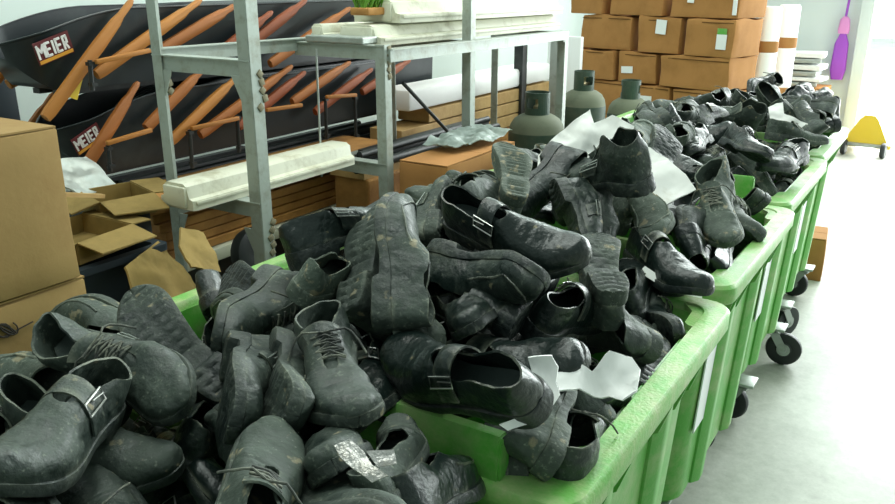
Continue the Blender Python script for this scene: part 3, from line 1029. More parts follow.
# ------------------------------------------------------------------ wall of cartons at the back
PX0, PY0, RZ = -1.34, 5.72, R(-15)
ux, uy = Vector((-math.cos(RZ), -math.sin(RZ), 0)), Vector((math.sin(RZ), -math.cos(RZ), 0))   # to the left along the face, and out of it
rows = [  # bottom z, height, widths from the right end, right end shift
    (.00, .30, (.46, .44, .45), .02), (.305, .285, (.42, .44, .46), .01), (.595, .262, (.44, .38, .40, .2), .03), (.862, .225, (.58, .36, .36, .2), .015),
    (1.092, .252, (.40, .38, .50), .0), (1.350, .25, (.56, .50, .34), .0)]
ordr = ['first', 'second', 'third', 'fourth']
rown = ['bottom row', 'second row from the floor', 'third row from the floor', 'fourth row from the floor', 'row below the top one', 'top row']
rnd = random.Random(3)
for ri, (z, h, ws, sh) in enumerate(rows):
    xs = sh
    for ci, w in enumerate(ws):
        w *= .95
        c = Vector((PX0, PY0, 0)) + ux * (xs + w / 2) - uy * (.22 + rnd.uniform(0, .03))
        d = .40
        root = empty('carton_box', (c.x, c.y, z), RZ + R(rnd.uniform(-1.5, 1.5)))
        tag(root, 'brown carton in the back stack, %s, %s from its right end' % (rown[ri], ordr[ci]), 'box', 'brown cartons stacked into a wall at the back')
        bm = bmesh.new()
        box(bm, (0, 0, h / 2), (w - .014, d, h - .004), bev=.006)
        bmesh.ops.subdivide_edges(bm, edges=[e for e in bm.edges if e.calc_length() > .08], cuts=5, use_grid_fill=True)
        sd = ri * 10 + ci
        for v in bm.verts:
            n = mnoise.noise_vector(v.co * 6 + Vector((sd * 5.1, 0, 0)))
            e = .019
            v.co += Vector((n.x * e * .6, n.y * e, n.z * e * (1.0 if v.co.z > h * .5 else 0)))
        link_mesh('carton', bm, M['card2'], root)
        bm = bmesh.new()
        box(bm, (0, -d / 2 - .001, h - .022), (w - .03, .004, .006))
        link_mesh('fold', bm, M['cardin'], root, smooth=False)
        lab = {(4, 1): ((.02, .06), (.085, .10)), (3, 0): None, (2, 0): ((.13, .03), (.11, .10)), (2, 1): ((-.02, .02), (.11, .06)), (4, 0): ((.10, -.02), (.075, .10)), (3, 1): ((-.08, -.02), (.10, .05)),
               (5, 0): ((-.1, 0), (.05, .05))}.get((ri, ci))
        if lab:
            bm = bmesh.new()
            box(bm, (lab[0][0], -d / 2 - .010, h / 2 + lab[0][1]), (lab[1][0], .004, lab[1][1]), Matrix.Rotation(R(rnd.uniform(-4, 4)), 3, 'Y'))
            link_mesh('white_label', bm, M['label'], root, smooth=False)
            if (ri, ci) in ((2, 0), (4, 0)):
                bm = bmesh.new()
                box(bm, (lab[0][0], -d / 2 - .010, h / 2 + lab[0][1] + lab[1][1] / 2 + .02), (.07, .004, .04))
                g = link_mesh('green_mark', bm, M['green'], root, smooth=False)
        if (ri, ci) in ((5, 0),):
            bm = bmesh.new()
            box(bm, (w / 2 - .035, -d / 2 - .010, h / 2), (.03, .003, h * .8))
            link_mesh('tape', bm, M['label'], root, smooth=False)
        xs += w + rnd.uniform(.02, .065)

# bright wrapped rolls beyond the carton wall
for k, (x, y, h, lab) in enumerate(((-1.24, 6.35, 1.42, 'tall white wrapped roll standing right against the carton wall'), (-1.20, 6.85, 1.42, 'tall white wrapped roll behind the first one beyond the cartons'))):
    root = empty('wrapped_roll', (x, y, 0))
    tag(root, lab, 'roll', 'white wrapped rolls beyond the carton wall')
    bm = bmesh.new()
    lathe(bm, [(0, 0), (.075, 0), (.08, .02), (.08, h - .02), (.07, h), (0, h)], 20)
    link_mesh('wrapping', bm, M['film'], root)
    for z in (.72, 1.1):
        bm = bmesh.new()
        lathe(bm, [(.0805, z), (.083, z + .01), (.083, z + .07), (.0805, z + .08)], 20)
        link_mesh('brown_band', bm, M['card2'], root)
carton((-1.52, 8.0, 0.0), (.36, .40, .62), R(10), 'small brown carton beside the pile of papers at the back wall', m='card2', seed=21)
carton((-1.86, 8.1, 0.0), (.20, .30, .74), R(4), 'narrow tall brown carton left of the one beside the paper pile', m='card2', seed=22)
root = empty('bench', (-1.42, 9.0, 0))
tag(root, 'low brown bench under the pile of papers at the back wall', 'bench')
bm = bmesh.new()
box(bm, (0, 0, .55), (.62, .40, .05), bev=.004)
link_mesh('bench_top', bm, M['card2'], root)
for sx in (-.26, .26):
    for sy in (-.16, .16):
        bm = bmesh.new()
        box(bm, (sx, sy, .2625), (.05, .05, .525))
        link_mesh('leg', bm, M['card2'], root, smooth=False)
rnd = random.Random(9)
zz = .5755
for k in range(6):
    bm = bmesh.new()
    th = rnd.uniform(.035, .06)
    box(bm, (0, 0, th / 2), (rnd.uniform(.40, .54), .30, th), bev=.008)
    for v in bm.verts:
        v.co.z += .012 * mnoise.noise(v.co * 7 + Vector((k, 0, 0))) if v.co.z > th * .5 else 0
    o = link_mesh('paper_bundle', bm, M['film' if k % 2 else 'zinc'])
    o.location = (-1.42 + rnd.uniform(-.04, .04), 8.98, zz)
    o.rotation_euler = (0, 0, R(rnd.uniform(-8, 8)))
    tag(o, '%s bundle of papers in the pile near the back wall, %s' % ('white' if k % 2 else 'grey', pos[k] if k else 'lowest'), 'papers', 'bundles of papers piled on the bench')
    zz += th + .013

# purple and pink dustpan hanging beside the door
root = empty('hanging_tool', (-1.09, 9.33, .62))
tag(root, 'purple tool with pink upper part hanging beside the bright doorway', 'tool')
bm = bmesh.new()
loft(bm, [rrect(-.055, .055, -.03, .03, .02, 0.0), rrect(-.075, .075, -.035, .035, .02, .10), rrect(-.065, .065, -.035, .035, .02, .36), rrect(-.03, .03, -.02, .02, .015, .46)])
link_mesh('body', bm, M['purple'], root)
bm = bmesh.new()
loft(bm, [rrect(-.05, .05, -.028, .028, .02, .46), rrect(-.055, .055, -.03, .03, .02, .50), rrect(-.045, .045, -.028, .028, .02, .60), rrect(-.02, .02, -.016, .016, .01, .63)])
link_mesh('top', bm, M['pink'], root)
bm = bmesh.new()
tube(bm, [(0, 0, .62), (.01, 0, .85), (.015, .06, .90)], .012, 8)
link_mesh('hook', bm, M['purple'], root)

# yellow pallet truck by the doorway
root = empty('pallet_truck', (-.66, 8.6, 0), R(-5))
root.scale = (.86, .86, .86)
tag(root, 'yellow triangular pallet truck standing by the bright doorway', 'pallet truck')
bm = bmesh.new()
p = [Vector((-.24, -.06, .12)), Vector((.24, -.06, .12)), Vector((.09, -.02, .40)), Vector((.05, -.01, .44)), Vector((-.05, -.01, .44)), Vector((-.09, -.02, .40))]
loft(bm, [p, [Vector((q.x * .9, q.y + .14, q.z)) for q in p]])
link_mesh('frame', bm, M['yellow'], root)
for sx in (-.17, .17):
    bm = bmesh.new()
    box(bm, (sx, .30, .10), (.15, .55, .05), bev=.01)
    link_mesh('fork', bm, M['yellow'], root)
for sx in (-.20, .20):
    bm = bmesh.new()
    lathe(bm, [(0, -.025), (.075, -.025), (.085, -.015), (.085, .015), (.075, .025), (0, .025)], 22)
    bmesh.ops.rotate(bm, verts=bm.verts[:], cent=(0, 0, 0), matrix=Matrix.Rotation(R(90), 3, 'Y') )
    bmesh.ops.translate(bm, verts=bm.verts[:], vec=(sx, -.10, .085))
    link_mesh('wheel', bm, M['tyre'], root)
bm = bmesh.new()
box(bm, (0, -.06, .12), (.36, .05, .04), bev=.01)
link_mesh('axle', bm, M['zinc'], root)

# small carton on the floor beside the bins
carton((-.565, 4.78, 0), (.17, .26, .24), R(6), 'small brown cardboard box on the floor beside the last bin', m='card2', seed=31, tape=False)
# ------------------------------------------------------------------ shoes
def smooth_table(ts, xs, vals):
    return np.interp(ts, xs, vals)

def smoothstep(a, b, x):
    x = np.clip((x - a) / (b - a), 0, 1)
    return x * x * (3 - 2 * x)

def pch(t, xs, ys):
    """Smooth monotone-ish interpolation of a table (finite-difference Hermite)."""
    xs, ys = np.asarray(xs, float), np.asarray(ys, float)
    d = np.diff(ys) / np.diff(xs)
    m = np.zeros_like(ys)
    for i in range(1, len(ys) - 1):
        m[i] = 0 if d[i - 1] * d[i] <= 0 else 2 * d[i - 1] * d[i] / (d[i - 1] + d[i])
    m[0], m[-1] = d[0], d[-1]
    t = np.atleast_1d(np.asarray(t, float))
    k = np.clip(np.searchsorted(xs, t) - 1, 0, len(xs) - 2)
    h = xs[k + 1] - xs[k]
    u = (t - xs[k]) / h
    return (2*u**3-3*u**2+1)*ys[k] + (u**3-2*u**2+u)*h*m[k] + (-2*u**3+3*u**2)*ys[k+1] + (u**3-u**2)*h*m[k+1]

LEN = 0.288
class Last:
    """The form of one shoe: heel at t=0, toe at t=1."""
    def __init__(s, kind, seed, side, heel=0.012, plump=1.0, crush=0.0, pointy=0.0):
        s.kind, s.seed, s.side, s.heel, s.plump, s.crush, s.pointy = kind, seed, side, heel, plump, crush, pointy
        rnd = random.Random(seed)
        s.ph = [rnd.uniform(0, 6.28) for _ in range(8)]
        s.twist = rnd.uniform(-0.25, 0.25)
        s.bend = rnd.uniform(-0.03, 0.05)
        K = kind
        s.throat = {'strap': 0.51, 'lace': 0.645, 'slip': 0.50, 'pump': 0.68, 'boot': 0.63}[K]
        s.rim = {'strap': (0.062, 0.050, 0.044), 'lace': (0.068, 0.060, 0.066), 'slip': (0.062, 0.054, 0.058), 'pump': (0.054, 0.042, 0.036), 'boot': (0.105, 0.108, 0.100)}[K]
    def w(s, t):
        x = [0, .008, .03, .07, .13, .2, .3, .4, .5, .6, .68, .75, .82, .88, .93, .965, .99, 1]
        y = [0.002, .013, .0225, .0285, .0325, .0340, .0330, .0335, .0375, .0430, .0465, .0475, .0455, .0405, .0325, .0235, .0125, 0.002]
        return pch(t, x, y) * s.plump
    def c(s, t):
        t = np.asarray(t, float)
        return s.side * (0.010 * np.sin(np.pi * np.clip((t - .15) / .85, 0, 1)) - 0.010 * smoothstep(.6, 1, t))
    def zb(s, t):                                         # underside of the sole
        t = np.asarray(t, float)
        z = s.heel * smoothstep(.27, .30, t) * (1 - 0.75 * smoothstep(.40, .60, t))
        return z + 0.016 * smoothstep(.72, 1.0, t)
    def zt(s, t):                                         # top edge of the sole
        t = np.asarray(t, float)
        return 0.022 + s.heel - s.heel * 0.8 * smoothstep(.25, .62, t) + 0.013 * smoothstep(.74, 1.0, t)
    def top(s, t):                                        # height of the closed upper over the sole edge
        x = [.30, .40, .50, .60, .70, .80, .88, .94, .975, 1]
        y = [.083, .080, .072, .061, .050, .043, .037, .030, .020, .004]
        return pch(np.clip(t, .3, 1), x, y) * (1 - 0.35 * s.crush)
    def opening(s, t):
        """half width of the opening and its rim height"""
        w = s.w(t)
        th = s.throat
        r0, r1, r2 = s.rim
        tc = th - 0.26
        zr = pch(np.clip(t, 0, th), [0, .12, .30, tc + .08, th], [r0, r0 * .98, r1, r2, float(s.top(th)[0])])
        o = np.maximum(w - 0.007 - 0.004 * smoothstep(.1, .3, t), 0.0008)
        if s.kind in ('lace', 'boot'):
            k = smoothstep(.30, .43, t)
            o = o * (1 - k) + (0.013 - 0.004 * smoothstep(.45, .6, t)) * k
            end = np.sqrt(np.clip(1 - ((t - (th - .05)) / .05).clip(0, 1) ** 2, 0, 1))
            o = o * end
            zr = np.where(t > .38, s.top(t) + (0.02 if s.kind == 'boot' else 0) * (1 - smoothstep(.36, .5, t)), zr)
            k2 = smoothstep(.26, .40, t)
            zr0 = pch(np.clip(t, 0, .4), [0, .12, .28, .40], [r0, r0, r1, r1])
            zr = zr0 * (1 - k2) + (s.top(t) + (0.018 if s.kind == 'boot' else 0.0) * (1 - smoothstep(.36, .55, t))) * k2
        else:
            k = np.sqrt(np.clip(1 - ((t - tc) / (th - tc)).clip(0, 1) ** 2.2, 0, 1))
            o = o * np.where(t > tc, k, 1.0)
        o = np.where(t >= th, 0.0, o)
        zr = np.where(t >= th, s.top(t), zr)
        return o, zr
    def dent(s, P):
        """crumple: large soft dents and creases; P is n x 3 in metres"""
        x, y, z = P[:, 0], P[:, 1], P[:, 2]
        t = y / LEN + 0.5
        up = np.clip((z - 0.03) / 0.05, 0, 1.3)
        a = s.ph
        q = s.crush
        dx = (0.006 * np.sin(17 * y + a[0]) + 0.004 * np.sin(39 * y + 20 * z + a[1])) * up * (0.4 + 1.8 * q)
        dz = (0.003 * np.sin(31 * y + 25 * x + a[2]) + 0.002 * np.sin(73 * y - 30 * x + a[3])) * up
        dz -= q * 0.022 * up * np.exp(-((t - .12 - .1 * np.sin(a[4])) / .18) ** 2) * (0.6 + 0.4 * np.sin(60 * x + a[5]))
        crease = np.exp(-((t - .66) / .09) ** 2) * np.sin((t - .66) * 150 + 22 * x + a[6]) * 0.0016 * up
        P = P + np.stack([dx, 0 * y, dz + crease], 1)
        # twist and bend of the whole shoe
        ang = s.twist * 0.35 * (P[:, 1] / LEN)
        X = P[:, 0] * np.cos(ang) - (P[:, 2] - .02) * np.sin(ang)
        Z = P[:, 0] * np.sin(ang) + (P[:, 2] - .02) * np.cos(ang) + .02
        Z = Z + s.bend * np.maximum(t - .55, 0) ** 2 * 1.2
        return np.stack([X, P[:, 1], Z], 1)

def ts_list(n):
    k = np.arange(n) / (n - 1)
    return 0.5 - 0.5 * np.cos(np.pi * k) * (1 - 0.0) if False else (k * 0.55 + 0.45 * (0.5 - 0.5 * np.cos(np.pi * k)))

def put(bm, P):
    return [bm.verts.new(p) for p in P.tolist()]

def add_noise(P, s, amp, sc):
    out = P.copy()
    for i, p in enumerate(P):
        v = mnoise.noise_vector(Vector(p) * sc + Vector((s.seed * 3.1, 0, 0)))
        out[i] += np.array(v) * amp
    return out

def shoe_outsole(s):
    bm = bmesh.new()
    T = np.concatenate([[0, .004, .012], ts_list(58)[2:-2], [.988, .996, 1.0]])
    T = np.unique(T)
    nb = 13
    rings = []
    tread = s.seed % 3
    for t in T:
        w = float(s.w(t)[0]) + 0.0035
        c = float(s.c(t))
        zb, zt = float(s.zb(t)), float(s.zt(t))
        u = np.linspace(-1, 1, nb)
        g = np.zeros(nb)
        if tread == 0:
            g = 0.003 * ((np.sin(t * 150) > 0.35) & (np.abs(u) < 0.82))
        elif tread == 1:
            g = 0.003 * ((np.sin(t * 120 + 5 * np.abs(u)) > 0.3) & (np.abs(u) < 0.86))
        else:
            g = 0.003 * (((np.sin(t * 95) > 0.55) | (np.abs(np.sin(u * 5.2)) < 0.28)) & (np.abs(u) < 0.8))
        if .28 < t < .42:
            g = g * 0.15
        edge = 0.0025 * np.clip((np.abs(u) - .85) / .15, 0, 1)
        bot = np.stack([c + u * w, np.full(nb, (t - .5) * LEN), zb + g + edge], 1)
        sx = np.array([w + .001, w + .001, w - .001, w - 0.006])
        sz = np.array([zb + .006, zt - .006, zt - .0005, zt + .0005])
        rt = np.stack([c + sx, np.full(4, (t - .5) * LEN), sz], 1)
        lt = np.stack([c - sx[::-1], np.full(4, (t - .5) * LEN), sz[::-1]], 1)
        rings.append(s.dent(np.concatenate([bot, rt, lt])).tolist())
    loft(bm, rings)
    bmesh.ops.remove_doubles(bm, verts=bm.verts[:], dist=0.0003)
    return bm

def side_profile(s, t, sg, m=11):
    o, zr = s.opening(np.array([t]))
    o, zr = float(o[0]), float(zr[0])
    w = float(s.w(t)[0]) - 0.0005
    zt = float(s.zt(t))
    k = np.linspace(0, 1, m)[:, None]
    f = 1 - o / max(w, 1e-4)                              # 0 open wall .. 1 closed dome
    f = max(0.0, min(1.0, f))
    P0 = np.array([w, zt - 0.002])
    P1 = np.array([w * 1.05, zt + zr * (0.50 + .15 * f)])
    P2 = np.array([o + (w - o) * (0.35 + .30 * f), zt + zr * (0.80 + 0.20 * f)])
    P3 = np.array([o, zt + zr])
    B = (1-k)**3*P0 + 3*(1-k)**2*k*P1 + 3*(1-k)*k*k*P2 + k**3*P3
    c = float(s.c(t))
    return np.stack([c + sg * B[:, 0], np.full(m, (t - .5) * LEN), B[:, 1]], 1)

def shoe_upper(s):
    bm = bmesh.new()
    T = np.concatenate([[0.004, .010, .02], ts_list(46)[2:-2], [.985, .994, .998]])
    T = np.unique(np.concatenate([T, np.linspace(s.throat - .05, s.throat, 6)]))
    m = 11
    grids = {}
    for sg in (1, -1):
        cols = []
        for t in T:
            P = side_profile(s, float(t), sg, m)
            P = s.dent(P)
            P = add_noise(P, s, 0.0024 + 0.003 * s.crush, 24)
            P = add_noise(P, s, 0.0009 + 0.0012 * s.crush, 70)
            cols.append(put(bm, P))
        grids[sg] = cols
        for a, b in zip(cols, cols[1:]):
            for k in range(m - 1):
                f = (a[k], b[k], b[k + 1], a[k + 1])
                bm.faces.new(f if sg > 0 else f[::-1])
    # heel seam and toe seam
    for i in (0, len(T) - 1):
        a, b = grids[1][i], grids[-1][i]
        for k in range(m - 1):
            bm.faces.new((a[k], a[k + 1], b[k + 1], b[k]))
    bmesh.ops.remove_doubles(bm, verts=bm.verts[:], dist=0.0009)
    bmesh.ops.recalc_face_normals(bm, faces=bm.faces[:])
    # make sure the normals point outwards, then give the leather its thickness
    cen = Vector((0, 0, 0.04))
    fs = max(bm.faces, key=lambda f: abs(f.calc_center_median().x))
    if fs.normal.dot(fs.calc_center_median() - Vector((0, fs.calc_center_median().y, 0.04))) < 0:
        bmesh.ops.reverse_faces(bm, faces=bm.faces[:])
    bmesh.ops.solidify(bm, geom=bm.faces[:], thickness=0.0032)
    return bm

def shoe_insole(s):
    bm = bmesh.new()
    T = np.linspace(.03, .80, 24)
    rows = []
    for t in T:
        w = float(s.w(t)[0]) * 0.93 - 0.003
        u = np.linspace(-1, 1, 7)
        z = float(s.zt(t)) + 0.003 + 0.004 * u * u
        P = np.stack([float(s.c(t)) + u * w, np.full(7, (t - .5) * LEN), z], 1)
        rows.append(put(bm, s.dent(P)))
    for a, b in zip(rows, rows[1:]):
        for k in range(6):
            bm.faces.new((a[k], a[k + 1], b[k + 1], b[k]))
    return bm

def arch_point(s, t, a, lift=0.0):
    """a in -1..1 across the instep on the outside of the shoe; beyond the opening it bridges it"""
    w = float(s.w(t)[0]) * 1.03 + 0.002 + lift
    zt = float(s.zt(t))
    h = float(s.top(max(t, .42))[0]) * (0.90 if s.kind == 'strap' else 0.98) + 0.002 + lift
    ang = (1 - a) * math.pi / 2
    ca, sa = math.cos(ang), math.sin(ang)
    e = 2 / 2.35
    x = w * math.copysign(abs(ca) ** e, ca)
    z = zt + h * abs(sa) ** e
    return np.array([[float(s.c(t)) + x, (t - .5) * LEN, z]])

def ribbon(bm, rows, th):
    """rows: list of rows of points; makes a sheet of thickness th"""
    vr = [[bm.verts.new(p) for p in r] for r in rows]
    for a, b in zip(vr, vr[1:]):
        for k in range(len(a) - 1):
            bm.faces.new((a[k], a[k + 1], b[k + 1], b[k]))
    bmesh.ops.recalc_face_normals(bm, faces=bm.faces[:])
    bmesh.ops.solidify(bm, geom=bm.faces[:], thickness=th)

def shoe_strap(s, t0, wid, a0=-0.86, a1=0.90):
    bm = bmesh.new()
    rows = []
    for a in np.linspace(a0, a1, 22):
        row = []
        for q in np.linspace(-.5, .5, 4):
            tt = t0 + q * wid / LEN * (1 - 0.12 * (a > 0.6)) + 0.012 * abs(a)
            row.append(s.dent(arch_point(s, tt, a * s.side, 0.0015))[0].tolist())
        rows.append(row)
    ribbon(bm, rows, 0.003)
    return bm

def shoe_buckle(s, t0, wid):
    bm = bmesh.new()
    pts = []
    for a, q in ((.40, -.62), (.40, .62), (.60, .62), (.60, -.62)):
        pts.append(s.dent(arch_point(s, t0 + q * wid / LEN + 0.012 * a, a * s.side, 0.005))[0].tolist())
    tube(bm, pts, 0.0014, 6, closed=True)
    mid = [s.dent(arch_point(s, t0 + q * wid / LEN + 0.006, .5 * s.side, 0.0055))[0].tolist() for q in (-.6, 0.1)]
    tube(bm, mid, 0.0011, 6)
    return bm

def shoe_tongue(s):
    bm = bmesh.new()
    rows = []
    lift = 0.030 if s.kind == 'boot' else 0.016
    for t in np.linspace(s.throat + .02, .33, 12):
        k = (s.throat + .02 - t) / (s.throat + .02 - .33)
        row = []
        for a in np.linspace(-1, 1, 7):
            x = a * (0.018 + 0.010 * k)
            z = float(s.zt(t)) + float(s.top(max(t, .40))[0]) - 0.004 - 0.008 * a * a + lift * k ** 3
            row.append([float(s.c(t)) + x, (t - .5) * LEN + 0.012 * k ** 4, z])
        rows.append(s.dent(np.array(row)).tolist())
    ribbon(bm, rows, 0.003)
    return bm

def shoe_lace(s):
    bm = bmesh.new()
    rows = [.43, .475, .52, .565]
    rnd = random.Random(s.seed)
    def pt(t, a, l=0.0015):
        return s.dent(np.array([[float(s.c(t)) + a * 0.020, (t - .5) * LEN, float(s.zt(t)) + float(s.top(t)[0]) * (1 - 0.05 * a * a) + l + (0.014 * (1 - smoothstep(.36, .55, t)) if s.kind == 'boot' else 0)]]))[0].tolist()
    for i, t in enumerate(rows):
        tube(bm, [pt(t, -1, -.001), pt(t, -.5, .002), pt(t, 0, .003), pt(t, .5, .002), pt(t, 1, -.001)], 0.0018, 6)
        if i + 1 < len(rows):
            for sg in (1, -1):
                tube(bm, [pt(t, sg, .001), pt((t + rows[i + 1]) / 2, 0, .004 + .001 * sg), pt(rows[i + 1], -sg, .001)], 0.0016, 6)
    for sg in (1, -1):
        L = rnd.uniform(.05, .09)
        p0 = pt(rows[0], 0, .004)
        pts = [p0]
        for k in range(1, 6):
            q = k / 5
            pts.append([p0[0] + sg * (0.012 + 0.045 * q), p0[1] + 0.012 * math.sin(4 * q + s.ph[0]) + L * .25 * q, p0[2] + 0.008 * math.sin(3.1 * q) - 0.035 * q * q])
        tube(bm, pts, 0.0017, 6)
    return bm

def shoe_piping(s):
    """raised seam round the vamp of a slip-on"""
    bm = bmesh.new()
    pts = []
    for k in np.linspace(-1, 1, 25):
        t = .90 - .40 * abs(k) ** 2.2
        a = .62 * math.copysign(min(1, abs(k) * 1.6), k)
        P = side_profile(s, t, 1 if k >= 0 else -1, 21)
        j = int(round((1 - abs(a)) * 20))
        q = s.dent(P[j:j + 1])
        q = add_noise(q, s, 0.0016 + 0.002 * s.crush, 22)
        pts.append((q[0] + [0, 0, .0006]).tolist())
    tube(bm, pts, 0.0022, 6)
    return bm

SHOE_KINDS = {
    # key: (kind, name, seed, heel height, plump, crush, strap width or None, parts)
    'a': ('strap', 'buckle_shoe', 3, .012, 1.0, 0.10, .032),
    'b': ('strap', 'buckle_shoe', 7, .014, 1.02, 0.60, .036),
    'c': ('lace', 'lace_up_shoe', 11, .014, .97, 0.35, None),
    'd': ('lace', 'lace_up_shoe', 16, .016, 1.0, 1.0, None),
    'e': ('slip', 'slip_on_shoe', 21, .012, .96, 0.35, None),
    'f': ('slip', 'slip_on_shoe', 26, .010, 1.0, 1.1, None),
    'g': ('pump', 'low_cut_shoe', 31, .008, .92, 0.5, None),
    'h': ('boot', 'ankle_shoe', 37, .016, 1.02, 0.7, .044),
}
PROTO = {}
def build_proto(key, side):
    kind, name, seed, heel, plump, crush, sw = SHOE_KINDS[key]
    s = Last(kind, seed, side, heel, plump, crush)
    parts = []
    def add(pn, bm, m, under=None):
        bmesh.ops.recalc_face_normals(bm, faces=bm.faces[:])
        me = bpy.data.meshes.new(name + '_' + pn)
        bm.to_mesh(me)
        bm.free()
        me.shade_smooth()
        try:
            me.set_sharp_from_angle(angle=R(42))
        except Exception:
            pass
        me.materials.append(m)
        parts.append((pn, me, under))
    add('outsole', shoe_outsole(s), M['rubber'])
    add('upper', shoe_upper(s), M['leather'])
    add('insole', shoe_insole(s), M['lining'])
    if kind == 'strap':
        add('strap', shoe_strap(s, .395, sw), M['leather'])
        add('buckle', shoe_buckle(s, .395, sw), M['steel'], 'strap')
    if kind in ('lace',):
        add('tongue', shoe_tongue(s), M['leather'])
        add('lace', shoe_lace(s), M['lace'])
    if kind == 'boot':
        add('tongue', shoe_tongue(s), M['leather'])
        add('strap', shoe_strap(s, .47, sw, -.9, .8), M['leather'])
        add('buckle', shoe_buckle(s, .47, sw), M['steel'], 'strap')
    if kind == 'slip':
        add('piping', shoe_piping(s), M['leather'])
    PROTO[(key, side)] = (name, parts)

